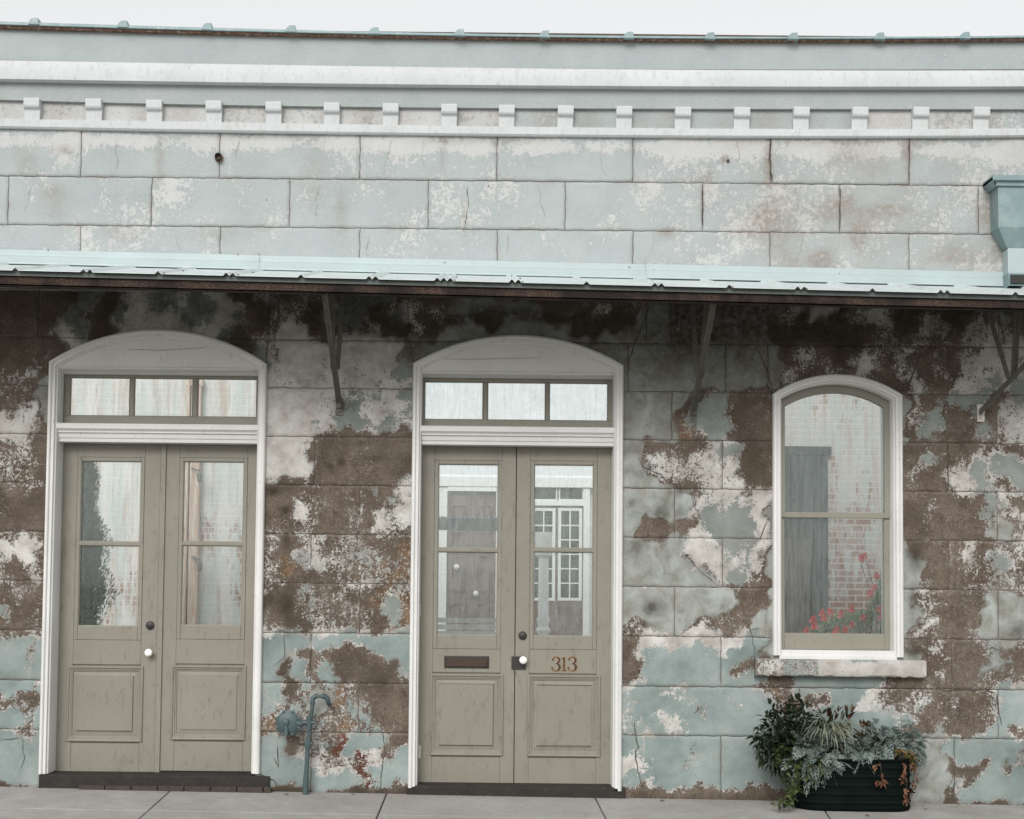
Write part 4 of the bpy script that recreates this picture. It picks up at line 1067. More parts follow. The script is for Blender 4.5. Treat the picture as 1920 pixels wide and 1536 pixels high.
# ================================================================ gas regulator and pipe
M_reg = simple('blue_green_painted_iron', (.050,.080,.082), .5, .15, 12, bump=.15, dirt=((.05,.055,.05), 30, -.15))
yg = -.11
q = lambda a, b, y=yg: P(a, b, y)
base = q(573, 1482); GR = thing('gas_regulator', (base.x, yg, gz(base.x)), 'round blue-green gas regulator on a vertical pipe between the two doors', 'gas regulator')
m = MB(); pb = Vector((base.x, yg, gz(base.x)-.01)); p1, p2, p3, p4 = q(577,1402), q(580,1375), q(583.5,1340), q(586,1322)
m.tube([pb, Vector((base.x,yg,gz(base.x)+.08))], .0235, 16); m.tube([Vector((base.x,yg,gz(base.x)+.08)), q(574,1450)], [.0225,.018], 16)
m.tube([q(574,1455), p1], .0175, 16); m.tube([p1, p2], .0155, 14); m.tube([p2, p4], .0150, 14)
c0 = q(587, 1310)
arcp = []
for k in range(7):
    t = R(90*k/6); arcp.append(Vector((p4.x+.026*(1-math.cos(t)), yg, p4.z+.03+.036*math.sin(t))))
m.tube([p4]+arcp, .0175, 14); e_ = arcp[-1]; f_ = Vector(q(606, 1312)); f_.z = e_.z
m.tube([e_, f_], .0125, 12)
arc2 = [Vector((f_.x+.034*math.sin(R(90*k/6)), yg+.012*k/6, f_.z-.034*(1-math.cos(R(90*k/6))))) for k in range(7)]
m.tube(arc2+[arc2[-1]+Vector((.001,.01,-.012))], .0185, 14); g_ = arc2[-1]+Vector((0,.01,-.012)); m.tube([g_, g_+Vector((.0,.03,-.018)), g_+Vector((0,.13,-.02))], .013, 12)
m.build('pipe', M_reg, GR, smooth=40)
for (a, b) in ((arcp[0]-Vector((0,0,.02)), arcp[0]-Vector((0,0,.006))), (e_+Vector((-.004,0,0)), e_+Vector((.006,0,0))), (f_+Vector((-.006,0,0)), f_+Vector((.004,0,0)))):
    m = MB(); m.tube([a, b], .0215, 16); m.build('pipe_collar', M_reg, GR, smooth=40)
m = MB()
tc = q(580, 1355); m.tube([tc-Vector((.002,0,.045)), tc+Vector((.002,0,.045))], .0235, 16); m.tube([tc-Vector((.002,0,.05)), tc-Vector((.002,0,.04))], .0265, 16); m.tube([tc+Vector((.002,0,.036)), tc+Vector((.002,0,.05))], .0265, 16)
m.tube([tc, tc+Vector((.036,0,0))], .018, 12); m.tube([tc, tc-Vector((.06,0,0))], .019, 12)
m.build('tee_fitting', M_reg, GR, smooth=40)
m = MB(); nb = q(563.5, 1356); m.tube([nb-Vector((.013,0,0)), nb+Vector((.013,0,0))], .028, 6); m.tube([nb-Vector((.03,0,0)), nb+Vector((.02,0,0))], .019, 12); m.build('union_nut', M_reg, GR, bevel=.002)
m = MB(); vc = q(577, 1395); m.tube([vc-Vector((0,0,.04)), vc-Vector((0,0,.01)), vc+Vector((0,0,.015)), vc+Vector((0,0,.04))], [.021,.026,.027,.019], 8)
m.tube([vc, vc+Vector((.037,0,.003))], .015, 10); m.tube([vc, vc-Vector((.022,0,0))], .013, 10)
vv = m.build('valve', M_reg, GR, smooth=30); m = MB(); m.bar(vc-Vector((.02,0,.0)), vc-Vector((.062,0,.004)), .010, .016); m.build('valve_lever', M_black, vv)
rc = q(539.5, 1356, yg-.01); m = MB()
m.lathe((rc.x, yg, rc.z), [(.070,.05),(.090,.020),(.093,.010),(.093,-.004),(.080,-.010),(.078,-.014),(.060,-.022),(.03,-.027),(.0,-.028)], 'Y', 36)
for k in range(8):
    t = R(22.5+45*k); a = Vector((rc.x+.090*math.cos(t), yg, rc.z+.090*math.sin(t))); m.lathe((a.x, yg, a.z), [(.0135,.014),(.0135,-.010),(.007,-.013)], 'Y', 6)
m.lathe((rc.x-.012, yg-.02, rc.z+.008), [(.026,.01),(.025,-.014),(.022,-.022),(.010,-.026)], 'Y', 18)
m.tube([(rc.x-.010, yg-.026, rc.z), (rc.x-.006, yg-.034, rc.z-.05), (rc.x-.006, yg-.03, rc.z-.085)], [.010,.014,.017], 14)
m.bar((rc.x+.02, yg-.022, rc.z+.03), (rc.x+.014, yg-.016, rc.z-.065), .016, .008)
m.build('regulator_body', M_reg, GR, smooth=35)

# ================================================================ planter and its plants
M_tub = simple('dark_green_galvanised', (.003,.006,.005), .7, .3, 8, spec=.05, bump=.2, bscale=30, dirt=((.012,.016,.013), 40, -.24))
tc_ = P(1597, 1400, -.26); TX = tc_.x; tx0, tx1 = X(1486, -.30, 1470), X(1709, -.30, 1470)
TX = (tx0+tx1)/2; HW = (tx1-tx0)/2; HD = .205; TY = -.245; TZ = gz(TX); TH = P(1600, 1424, -.40).z - TZ
TUB = thing('stock_tank_planter', (TX, TY, TZ), 'dark green ribbed oval metal tub full of plants under the arched window', 'planter')
def oval(r, n=64):
    """stadium outline shrunk by r"""
    out = []; a = HD - r; s_ = HW - HD
    for k in range(n):
        t = 2*math.pi*k/n; c, s2 = math.cos(t), math.sin(t)
        out.append((TX + (s_ if c >= 0 else -s_) * min(1, abs(c)*3)**.9 + a*c, TY + a*s2))
    return out
prof = [(.012,-.0),(.002,.010),(.0,.022)]
h = .03
ribz = [.10,.20,.31,.42,.53,.64,.77,.90]
for z in np.linspace(.02, TH-.02, 60):
    f = z/TH; b = 0
    for rr in (.16,.33,.50,.67,.84): b += .008*math.exp(-((f-rr)/.022)**2)
    prof.append((.004-b, z))
prof += [(.0,TH-.014),(-.010,TH-.010),(-.012,TH),(-.004,TH+.006),(.004,TH),(.012,TH-.06),(.012,TH-.07)]
m = MB(); n = 64; vs = []
for r_, z in prof:
    for (a, b) in oval(r_, n): vs.append((a, b, TZ+z+.002))
fs = [(i*n+k, i*n+(k+1)%n, (i+1)*n+(k+1)%n, (i+1)*n+k) for i in range(len(prof)-1) for k in range(n)] + [tuple(range(n-1,-1,-1)), tuple((len(prof)-1)*n+k for k in range(n))]
m.add(vs, fs); m.build('tub', M_tub, TUB, smooth=50)
m = MB(); hp = [(TX+HW-.003, TY-.05, TZ+.13), (TX+HW+.022, TY-.05, TZ+.12), (TX+HW+.022, TY+.05, TZ+.12), (TX+HW-.003, TY+.05, TZ+.13)]
m.tube(hp, .006, 8); m.box(TX+HW-.004, TX+HW+.006, TY-.07, TY+.07, TZ+.12, TZ+.15); m.build('handle', M_tub, TUB)
M_soil = simple('potting_soil', (.03,.022,.016), 1, .4, 40, bump=1)
m = MB(); ov = oval(.02, 48); m.add([(TX,TY,TZ+TH-.02)] + [(a,b,TZ+TH-.04) for a,b in ov], [(0,1+k,1+(k+1)%48) for k in range(48)]); m.build('soil', M_soil, TUB)

def leafmat(name, c1, c2, rough=.55, spec=.4, trans=.25, edge=None):
    t = NT(name); oi = t.noise(9, 3, .6); f = t.noise(55, 2, .5)
    cc = t.mix(t.math('MULTIPLY_ADD', t.math('SUBTRACT', t.math('ADD', t.math('MULTIPLY', oi, .5), t.math('MULTIPLY', f, .5)), .42), 5, 0, clamp=True), c1, c2)
    t.set(cc, rough, spec=spec)
    tl = t.N('ShaderNodeBsdfTranslucent'); t.L(cc, tl.inputs[0]); mx = t.N('ShaderNodeMixShader'); mx.inputs[0].default_value = trans
    t.t.links.remove(t.out.inputs[0].links[0]); t.L(t.b.outputs[0], mx.inputs[1]); t.L(tl.outputs[0], mx.inputs[2]); t.L(mx.outputs[0], t.out.inputs[0])
    return t.m
def frame(d, roll=0):
    d = Vector(d).normalized(); u = Vector((0,0,1)) if abs(d.z) < .95 else Vector((0,1,0)); s_ = d.cross(u).normalized(); u = s_.cross(d)
    c, s2 = math.cos(roll), math.sin(roll); return d, s_*c+u*s2, u*c-s_*s2
def ovate(m, p, d, L, W, roll=0, droop=.2, mi=0, fold=.25, pts=((0,.04),(.2,.75),(.42,1),(.68,.7),(.88,.28),(1,.0))):
    d, s_, u = frame(d, roll); vs = []
    p = Vector(p)
    for (t, w) in pts:
        c = p + d*L*t + Vector((0,0,-1))*droop*L*t*t
        vs += [c - s_*W*w*.5 + u*W*w*fold*.5, c, c + s_*W*w*.5 + u*W*w*fold*.5]
    fs = []
    for i in range(len(pts)-1): fs += [(3*i,3*i+1,3*i+4,3*i+3),(3*i+1,3*i+2,3*i+5,3*i+4)]
    m.add(vs, fs, mi)
def rnd(a, b): return random.uniform(a, b)
def rdir(up=0, out=(0,0,0), spread=1):
    v = Vector((random.gauss(0,1), random.gauss(0,1), random.gauss(0,1))).normalized()*spread + Vector(out) + Vector((0,0,up)); return v.normalized()
def stem(m, pts, r, mi=0): m.tube(pts, r, 5, mi, caps=False)
zs_ = TZ+TH-.03
def plant(name, x, y, label, cat='plant', group=None): return thing(name, (x, y, zs_), label, cat, group)

# big dark leafy shrub at the left
M_dk1 = leafmat('dark_green_leaf', (.008,.015,.006), (.026,.042,.016), .5, .3); M_stemd = simple('dark_stem', (.05,.04,.025), .9, bump=0)
a = P(1478, 1395, -.30); SH = plant('leafy_shrub', a.x, -.27, 'dense dark green broad-leaved plant spilling over the left end of the tub')
m = MB(); ms = MB(); cx, cz = P(1476, 1385, -.28).x, P(1476, 1385, -.28).z
for k in range(1250):
    v = rdir(); r_ = random.random()**.45
    x = cx + v.x*r_*.245 + (.03 if v.z > .3 else -.0); z = cz + v.z*r_*(.30 if v.z > 0 else .26); y = -.27 + v.y*r_*.185
    if y > -.03: y = -.03 - random.random()*.03
    if z < zs_-.05 and x > X(1490, -.3): continue
    dd = Vector((x-cx, (y+.27)*1.2-.25, z-cz+.10)).normalized()
    ovate(m, (x,y,z), (dd + rdir()*.8).normalized() + Vector((0,0,-.15)), rnd(.045,.075), rnd(.018,.030), rnd(-1,1), rnd(.1,.5))
for k in range(36):
    t = rdir(up=.8); e = Vector((cx + t.x*.2, -.27+t.y*.12, cz + t.z*.24)); b_ = Vector((cx+.06+rnd(-.05,.05), -.27, zs_-.02)); stem(ms, [b_, b_.lerp(e, .5)+Vector((rnd(-.02,.02),0,.02)), e], .004)
for (px, py, dx_, dz_) in ((1418,1386,-1,.05),(1422,1380,-1,.3),(1424,1402,-.5,-1),(1428,1420,-.2,-1),(1444,1318,-.2,1),(1448,1328,.1,1),(1497,1312,-.1,1),(1436,1350,-1,.4)):
    p = P(px+ (6 if dx_<-.5 else 0), py, -.32)
    for _ in range(3): ovate(m, p + Vector((rnd(-.01,.01),0,rnd(-.015,.015))), (dx_+rnd(-.3,.3), -.2, dz_+rnd(-.3,.3)), rnd(.06,.085), .028, rnd(-.6,.6), .3)
m.build('foliage', M_dk1, SH); ms.build('stem', M_stemd, SH)

# dark red-green upright leaves behind the grass
M_cro = leafmat('bronze_green_leaf', (.022,.030,.012), (.075,.055,.018), .4, .5)
M_cro2 = leafmat('dark_red_leaf', (.035,.012,.010), (.10,.030,.012), .4, .5)
def croton(px0, px1, ytop, ybot, cnt, yy_, label):
    a = P((px0+px1)/2, ybot, yy_); T_ = plant('bronze_leaved_plant', a.x, yy_, label, group=None); m = MB()
    for k in range(cnt):
        px = rnd(px0, px1); py = ybot + (ytop-ybot)*random.random()**.9; p = P(px, py, yy_+rnd(-.04,.04))
        ovate(m, p, (rnd(-.7,.7), rnd(-.6,.2), rnd(.5,1.3)), rnd(.06,.095), rnd(.020,.032), rnd(-1,1), rnd(0,.35), 0 if random.random() < .8 else 1)
    m.build('foliage', [M_cro, M_cro2], T_)
    m = MB()
    for k in range(7): p = P(rnd(px0, px1), ytop+rnd(20,50), yy_); stem(m, [(a.x+rnd(-.05,.05), yy_, zs_-.02), p], .004)
    m.build('stem', M_stemd, T_)
croton(1540, 1598, 1334, 1385, 75, -.17, 'dark reddish leafy plant standing behind the arching striped grass')
croton(1606, 1650, 1362, 1410, 60, -.15, 'small bronze-green leafy plant between the silver plants')
# low dark filler leaves so the tub reads full
a = P(1570, 1410, -.24); T_ = plant('low_green_filler', a.x, -.24, 'low dark green foliage filling the tub beneath the grass and silver plants'); m = MB()
for k in range(900):
    px = rnd(1500, 1690); top = np.interp(px, [1500,1560,1600,1640,1690], [1350,1352,1375,1385,1398]); p = P(px, rnd(top, 1432), rnd(-.36,-.07))
    ovate(m, p, rdir(up=.3), rnd(.035,.06), rnd(.014,.024), rnd(-1,1), .3)
m.build('foliage', M_dk1, T_)

# arching grass with cream stripes
M_gr = leafmat('dark_grass_blade', (.025,.045,.022), (.05,.075,.035), .4, .5); M_gs = leafmat('cream_grass_blade', (.42,.45,.33), (.60,.60,.48), .4, .5, .3)
a = P(1548, 1400, -.27); T_ = plant('striped_grass', a.x, -.27, 'fountain of arching cream-striped grass in the middle of the tub', 'grass plant'); m = MB()
hub = P(1552, 1374, -.31)
def blade(m, b, az, L, lift, w):
    d = Vector((math.cos(az), math.sin(az), 0)); vs = []; n = 12; ph = lift; p = Vector(b); s_ = Vector((-d.y, d.x, 0)); st = L/n; kap = rnd(1.35, 2.2)/n
    for i in range(n+1):
        t = i/n; ww = w*(1-t**2.2)*min(1, .5+t*3); u = Vector((0,0,1))*math.cos(ph) - d*math.sin(ph)
        for q_ in (-.5, -.19, .19, .5): vs.append(p + s_*ww*q_ + u*(abs(q_)*ww*.35))
        p = p + (d*math.cos(ph) + Vector((0,0,1))*math.sin(ph))*st; ph -= kap*(1+t*.4)
    mid = random.random() < .8
    for i in range(n):
        for j in range(3):
            m.add([vs[4*i+j], vs[4*i+j+1], vs[4*i+5+j], vs[4*i+4+j]], [(0,1,2,3)], 0 if (j == 1) == mid and random.random() < 1 else 1)
for k in range(190):
    az = rnd(0, 2*math.pi); 
    if random.random() < .45: az = rnd(-math.pi, 0)
    L = rnd(.17,.40); 
    if math.sin(az) > .25: L = min(L, .20)
    blade(m, hub + Vector((rnd(-.05,.05), rnd(-.03,.04), rnd(-.06,.0))), az, L, rnd(.55,1.3), rnd(.008,.013))
m.build('blade', [M_gr, M_gs], T_)

# silver lobed plants
M_silver = leafmat('silver_felt_leaf', (.095,.125,.11), (.27,.32,.29), .9, .15, .12)
def lobed(m, p, d, L, W, roll, droop):
    """a feathery leaf: midrib with five pairs of forked lobes"""
    d, s_, u = frame(d, roll); p = Vector(p); dn = Vector((0,0,-1))
    def pt(t, w): return p + d*L*t + s_*W*w + dn*droop*L*t*t + u*abs(w)*W*.22
    n = 5; rib = .045
    for i in range(n):
        t0 = i/n; t1 = (i+1)/n; m.add([pt(t0,-rib), pt(t0,rib), pt(t1,rib*.9), pt(t1,-rib*.9)], [(0,1,2,3)])
        if i == 0: continue
        sp = (.34,.52,.50,.36)[i-1]
        for sg in (-1, 1):
            b0, b1 = t0-.05, t0+.07
            m.add([pt(b0, sg*rib), pt(b1, sg*rib), pt(t0+.17, sg*sp*.62), pt(t0+.08, sg*sp*.62)], [(0,1,2,3)])
            m.add([pt(t0+.08, sg*sp*.62), pt(t0+.17, sg*sp*.62), pt(t0+.30, sg*sp*.80), pt(t0+.24, sg*sp*.92)], [(0,1,2,3)])
            m.add([pt(t0+.08, sg*sp*.60), pt(t0+.14, sg*sp*.62), pt(t0+.15, sg*sp*1.08), pt(t0+.08, sg*sp*1.0)], [(0,1,2,3)])
            m.add([pt(t0+.03, sg*sp*.35), pt(t0+.08, sg*sp*.50), pt(t0+.02, sg*sp*.85), pt(t0-.02, sg*sp*.75)], [(0,1,2,3)])
    for w0 in (-.16, 0, .16): m.add([pt(1,-rib+w0*.3), pt(1,rib+w0*.3), pt(1.16-abs(w0)*.4, w0+rib*.8), pt(1.16-abs(w0)*.4, w0-rib*.8)], [(0,1,2,3)])
def silver(pxc, pyc, rx, rz_, yy_, cnt, label, Lr=(.07,.12)):
    c = P(pxc, pyc, yy_); T_ = plant('silver_ragwort', c.x, yy_, label, 'silver plant', 'silver plants in the tub'); m = MB(); ms = MB()
    rx *= MPP*.97; rz_ *= MPP*.97
    b0 = Vector((c.x, yy_+.05, c.z-rz_*.5))
    for k in range(cnt):
        v = rdir(); v.y = -abs(v.y)*.8 if random.random() < .8 else v.y*.5
        r_ = random.random()**.5*.75; q_ = c + Vector((v.x*rx*r_, v.y*.11*r_+.01, v.z*rz_*r_)); dd = (Vector((v.x*1.1, v.y*.9-.25, v.z+.12)) + rdir()*.35)
        lobed(m, q_, dd, rnd(*Lr)*(1.0 if v.z > -.3 else 1.15), rnd(.06,.088), rnd(-.9,.9), rnd(.15,.55))
        if k % 3 == 0: stem(ms, [b0, b0.lerp(q_, .6)+Vector((0,-.01,.01)), q_], .0025)
    m.build('leaf', M_silver, T_); ms.build('stem', M_silver, T_)
silver(1530, 1412, 56, 48, -.38, 120, 'largest silver-leaved plant drooping over the front of the tub below the striped grass', (.08,.13))
silver(1612, 1406, 24, 26, -.38, 62, 'small rounded silver-leaved plant at the middle of the tub rim', (.05,.085))
silver(1652, 1385, 42, 40, -.28, 105, 'tall silver-leaved plant right of the tub centre', (.06,.10))
silver(1700, 1392, 34, 38, -.24, 80, 'silver-leaved plant leaning out past the right end of the tub', (.06,.10))

# trailing vines
M_vine = leafmat('yellow_green_leaf', (.045,.062,.022), (.115,.14,.05), .5, .4); M_or = leafmat('orange_ivy_leaf', (.11,.045,.024), (.26,.13,.075), .6, .3); M_og = leafmat('olive_ivy_leaf', (.07,.075,.02), (.16,.15,.05), .6, .3)
IVY = ((0,.1),(.12,.9),(.3,.72),(.42,1.0),(.62,.45),(1,0))
def trail(m, ms, pts, n, L, W, mis, y=-.5, jit=.018):
    q_ = [P(a, b, c) for a, b, c in pts]; stem(ms, q_, .0022)
    for k in range(n):
        t = random.random()*(len(q_)-1); i = min(int(t), len(q_)-2); p = q_[i].lerp(q_[i+1], t-i) + Vector((rnd(-jit,jit), rnd(-.02,.0), rnd(-jit,jit)))
        ovate(m, p, (rnd(-1,1), rnd(-.7,-.1), rnd(-1,.3)), L*rnd(.6,1.25), W*rnd(.7,1.2), rnd(-1,1), .3, random.choice(mis), .15, IVY)
a = P(1500, 1430, -.44); T_ = plant('trailing_vine', a.x, -.42, 'yellow-green pointed vine trailing down the left of the tub to the pavement', 'vine'); m = MB(); ms = MB()
for pts, n_ in (([(1508,1405,-.40),(1496,1430,-.46),(1489,1460,-.48),(1480,1490,-.50),(1462,1508,-.55)], 60), ([(1500,1400,-.40),(1480,1425,-.44),(1468,1450,-.40),(1475,1480,-.42)], 52),
   ([(1520,1410,-.42),(1508,1445,-.47),(1494,1475,-.49),(1478,1500,-.50),(1470,1512,-.52)], 60), ([(1540,1415,-.44),(1536,1440,-.47),(1548,1458,-.48)], 20), ([(1515,1400,-.42),(1525,1440,-.47),(1512,1462,-.48)], 30),
   ([(1485,1400,-.36),(1466,1420,-.36),(1478,1455,-.40),(1484,1495,-.46)], 44), ([(1490,1480,-.48),(1470,1500,-.52),(1450,1500,-.5)], 22), ([(1470,1395,-.40),(1455,1410,-.38),(1462,1430,-.36)], 22)):
    trail(m, ms, pts, n_, .050, .026, [0,0,0,1])
m.build('leaf', [M_vine, M_dk1], T_); ms.build('stem', M_stemd, T_)
a = P(1700, 1420, -.35); T_ = plant('orange_ivy', a.x, -.33, 'orange and olive ivy hanging down the right end of the tub', 'vine'); m = MB(); ms = MB()
for pts, n_, mi_ in (([(1695,1405,-.36),(1705,1415,-.38),(1715,1425,-.32),(1712,1440,-.30)], 60, [1,1,0]), ([(1680,1405,-.42),(1700,1412,-.40),(1722,1420,-.25)], 55, [1,0,1]), ([(1700,1420,-.36),(1715,1445,-.30),(1713,1470,-.30),(1708,1490,-.33)], 34, [0]),
    ([(1688,1420,-.42),(1696,1445,-.44),(1690,1465,-.45)], 22, [0]), ([(1700,1470,-.42),(1697,1490,-.44),(1700,1508,-.45)], 24, [0])):
    trail(m, ms, pts, n_, .032, .024, mi_, jit=.016)
m.build('leaf', [M_or, M_og], T_); ms.build('stem', M_stemd, T_)
a = P(1648, 1428, -.45); T_ = plant('dry_ivy_sprig', a.x, -.43, 'dry orange ivy sprig hanging over the front middle of the tub', 'vine'); m = MB(); ms = MB()
trail(m, ms, [(1648,1420,-.44),(1652,1445,-.47),(1656,1462,-.48)], 2, .04, .03, [0]); trail(m, ms, [(1642,1466,-.48),(1656,1464,-.48),(1650,1478,-.48)], 18, .034, .028, [0], jit=.01); m.build('leaf', [M_or], T_); m = MB(); trail(m, ms, [(1640,1434,-.47),(1650,1436,-.47)], 4, .045, .035, [0], jit=.006)
m.build('leaf', [M_or], T_); ms.build('stem', M_stemd, T_)

# ================================================================ what the glass shows: the courtyard behind
def brickmat(name, coverage, seed, tint=(.70,.69,.67)):
    t = NT(name); b = t.N('ShaderNodeTexBrick'); t.L(t.mapping((1,1,1), rot=(R(90),0,0)), b.inputs['Vector'])
    b.inputs['Scale'].default_value = 1; b.inputs['Brick Width'].default_value = .21; b.inputs['Row Height'].default_value = .078; b.inputs['Mortar Size'].default_value = .010
    b.inputs['Color1'].default_value = (.25,.125,.095,1); b.inputs['Color2'].default_value = (.33,.20,.16,1); b.inputs['Mortar'].default_value = (.48,.42,.37,1)
    n = t.noise(1.1, 9, .66, vec=t.mapping((1,1,.7), loc=(seed,seed,0))); f = t.noise(9, 7, .7, vec=t.mapping((2,1,.4)))
    k = t.math('ADD', t.math('MULTIPLY', t.math('SUBTRACT', n, .5), 2.2), t.math('MULTIPLY', t.math('SUBTRACT', f, .5), 1.3))
    sx_ = t.N('ShaderNodeSeparateXYZ'); t.L(t.obj, sx_.inputs[0])
    cz_ = t.math('MULTIPLY', t.math('SUBTRACT', sx_.outputs[2], 1.7), .16); cz_ = t.math('MINIMUM', cz_, .30)
    k = t.step(t.math('ADD', t.math('ADD', k, cz_), coverage), 5)
    wcol = t.mix(t.step(t.noise(2, 7, .65, vec=t.mapping((2.5,1,.35), loc=(3,seed,2))), 5), tint, (.42,.52,.50)); wcol = t.mix(.35, wcol, tint); wcol = t.mix(t.math('MULTIPLY', t.step(t.math('ADD', t.noise(2.2, 8, .7, vec=t.mapping((4,1,.3), loc=(8,seed,5))), -.07), 7), .7), wcol, (.42,.31,.25))
    c = t.mix(t.math('MULTIPLY', k, .84), b.outputs[0], wcol)
    t.set(c, .9, spec=.2); t.bump(t.math('MULTIPLY', b.outputs[1], -1), .5, .01); return t.m
M_br1 = brickmat('whitewashed_brick', .66, 3); M_br2 = brickmat('faded_brick', .43, 11, (.56,.54,.52))
def wallthing(name, x0, x1, y, z1, mat, label, t_=.3):
    T_ = thing(name, ((x0+x1)/2, y, -.1), label, 'wall'); m = MB(); m.box(x0, x1, y, y+t_, -.1, z1); m.build('wall_face', mat, T_); m = MB(); m.box(x0-.02, x1+.02, y-.04, y+t_+.04, z1, z1+.07); m.build('wall_cap', M_plaster, T_); return T_
YC = 6.5
wallthing('brick_wall', -8.5, -1.75, YC, 5.4, M_br1, 'whitewashed brick courtyard wall with peeling paint seen through the left double doors')
wallthing('brick_wall', 3.2, 8.5, YC-.6, 5.6, M_br2, 'faded red brick courtyard wall seen through the arched window')
# dark shutter on that wall, with a fold in it
gx = lambda px, y, v=1000: X(px, y, v)
M_shut = simple('dark_grey_green_boards', (.034,.048,.041), .85, .25, 9, bump=.4); yb = YC-.62
T_ = thing('dark_shutter', (gx(1500, yb), yb, .2), 'dark grey-green boarded shutter on the brick wall behind the arched window', 'shutter'); m = MB()
xa, xb = gx(1440, yb), gx(1553, yb); zt_ = P(1510, 853, yb).z; n_ = 8
for k in range(n_): m.box(xa+(xb-xa)*k/n_, xa+(xb-xa)*(k+1)/n_-.012, yb-.03-.004*(k%2), yb+.01, .15, zt_)
m.build('boards', M_shut, T_); m = MB(); m.box(gx(1440,yb), gx(1513,yb), yb-.16, yb-.06, -.1, P(1490,1012,yb).z); m.build('leaning_board', simple('brown_stained_board', (.085,.070,.058), .9, .25, 6, bump=.3), T_); m = MB(); m.box(xa-.03, xb+.03, yb-.05, yb+.01, zt_, zt_+.10); m.box(xa, xb, yb-.05, yb-.03, zt_*.5, zt_*.5+.12); m.build('frame', M_shut, T_)
M_trunk = simple('grey_bark', (.10,.085,.07), .9, .3, 14, bump=.8)
M_cyp = leafmat('cypress_leaf', (.012,.035,.012), (.05,.11,.035), .7, .15)
# cypress
yy_ = 4.2; a = P(150, 1180, yy_); T_ = thing('cypress_tree', (a.x, yy_, -.1), 'narrow dark green cypress seen in the left door glass', 'tree'); m = MB()
for k in range(20000):
    t = random.random(); inner = k % 3 == 0; z = .15 + t*3.15; r_ = .52*(1-t)**.75*(.8+.35*math.sin(z*7)*math.sin(z*3+1))+.05; an = rnd(0, 2*math.pi); q_ = r_*random.random()**.5*(.62 if inner else 1)
    ovate(m, (a.x+q_*math.cos(an), yy_+q_*math.sin(an), z), (math.cos(an)*.6, math.sin(an)*.6, rnd(.5,1.4)), rnd(.06,.09) if inner else rnd(.02,.045), rnd(.035,.05) if inner else rnd(.010,.018), rnd(-1,1), 0)
m.build('crown', M_cyp, T_); m = MB(); m.tube([(a.x,yy_,-.1),(a.x+.01,yy_,1.4),(a.x,yy_,3.0)], [.07,.05,.012], 10); m.build('trunk', M_trunk, T_)
# weathered post and planks with a small lamp, against the left wall
M_plank = NT('weathered_timber'); q1 = M_plank.noise(4, 8, .7, vec=M_plank.mapping((12,1,.6))); M_plank.set(M_plank.ramp(q1, [(.3,(.30,.17,.11)),(.5,(.50,.36,.28)),(.66,(.68,.63,.58))]), .9); M_plank = M_plank.m
yp = YC-.10; T_ = thing('timber_post', (gx(358, yp), yp, -.1), 'weathered brown timber post against the whitewashed wall behind the left doors', 'post')
m = MB(); m.box(gx(347,yp), gx(352,yp), yp-.05, yp+.1, -.1, 5.3); m.box(gx(354,yp), gx(372,yp), yp-.02, yp+.1, -.1, 4.1); m.box(gx(343,yp), gx(375,yp), yp-.03, yp+.1, 4.1, 4.2); m.build('board', M_plank, T_, bevel=.01)
for py in (895, 1062):
    p = P(374, py, yp-.15); T_ = thing('wall_lamp', (p.x, yp-.15, p.z), ('upper' if py == 895 else 'lower') + ' small dark lamp on the timber post behind the left doors', 'lamp')
    m = MB(); m.lathe(p, [(.02,.06),(.035,.035),(.03,-.05),(.012,-.06)], 'Z', 10); m.build('lantern', M_steel, T_); m = MB(); m.bar(p+Vector((0,0,.08)), p+Vector((-.12,.1,.12)), .02, .02); m.build('arm', M_steel, T_)
# opposite house: white frame, brown doors, green windows
yh = 8.2; M_hw = simple('white_house_paint', (.78,.79,.78), .7, .05, 2, bump=0); M_brn = simple('brown_stained_door', (.125,.078,.055), .6, .25, 6, bump=.1, dirt=((.20,.14,.11), 12, -.1))
M_grn = simple('dark_garden_glass', (.03,.05,.03), .12, .7, 7, bump=0)
H = thing('courtyard_house', (gx(968, yh), yh, -.1), 'white-trimmed house with brown doors and small-paned windows seen through the central doors', 'house')
def hb(m, l, r, t_, b_, y, d): m.box(gx(l, y), gx(r, y), y, y+d, P((l+r)/2, b_, y).z, P((l+r)/2, t_, y).z)
m = MB(); m.box(gx(770,yh), gx(1175,yh), yh+.1, yh+.3, -.1, P(968,890,yh).z); m.build('wall', M_hw, H)
m = MB(); hb(m, 770, 1175, 895, 913, yh-.05, .2); hb(m, 822, 838, 913, 1190, yh-.02, .13); hb(m, 930, 1000, 913, 1230, yh-.02, .13); hb(m, 1094, 1106, 913, 1230, yh-.02, .13); hb(m, 1000, 1094, 938, 948, yh-.02, .13); hb(m, 838, 930, 913, 921, yh-.04, .15)
m.build('trim', M_hw, H)
for (l, r) in ((838,884), (886,931)):
    m = MB(); hb(m, l, r, 928, 1230, yh+.03, .05); dr = m.build('door', M_brn, H); m = MB()
    c = (l+r)/2; x0_, x1_ = gx(l+7,yh), gx(r-7,yh)
    for (t_, b_) in ((945,1000),(1040,1110),(1130,1200)): m.rect(x0_, x1_, P(c,b_,yh).z, P(c,t_,yh).z, [(0,yh+.03),(0,yh+.01),(.03,yh+.01),(.04,yh+.03)])
    m.build('door_moulding', M_brn, dr)
    p = P(l+6 if l == 886 else r-28, 1063 if l == 838 else 1113, yh-.04); m = MB(); m.lathe((p.x, yh, p.z), [(.02,.04),(.02,-.02),(.038,-.04),(.038,-.07),(.015,-.09)], 'Y', 12); m.build('knob', M_china, dr)
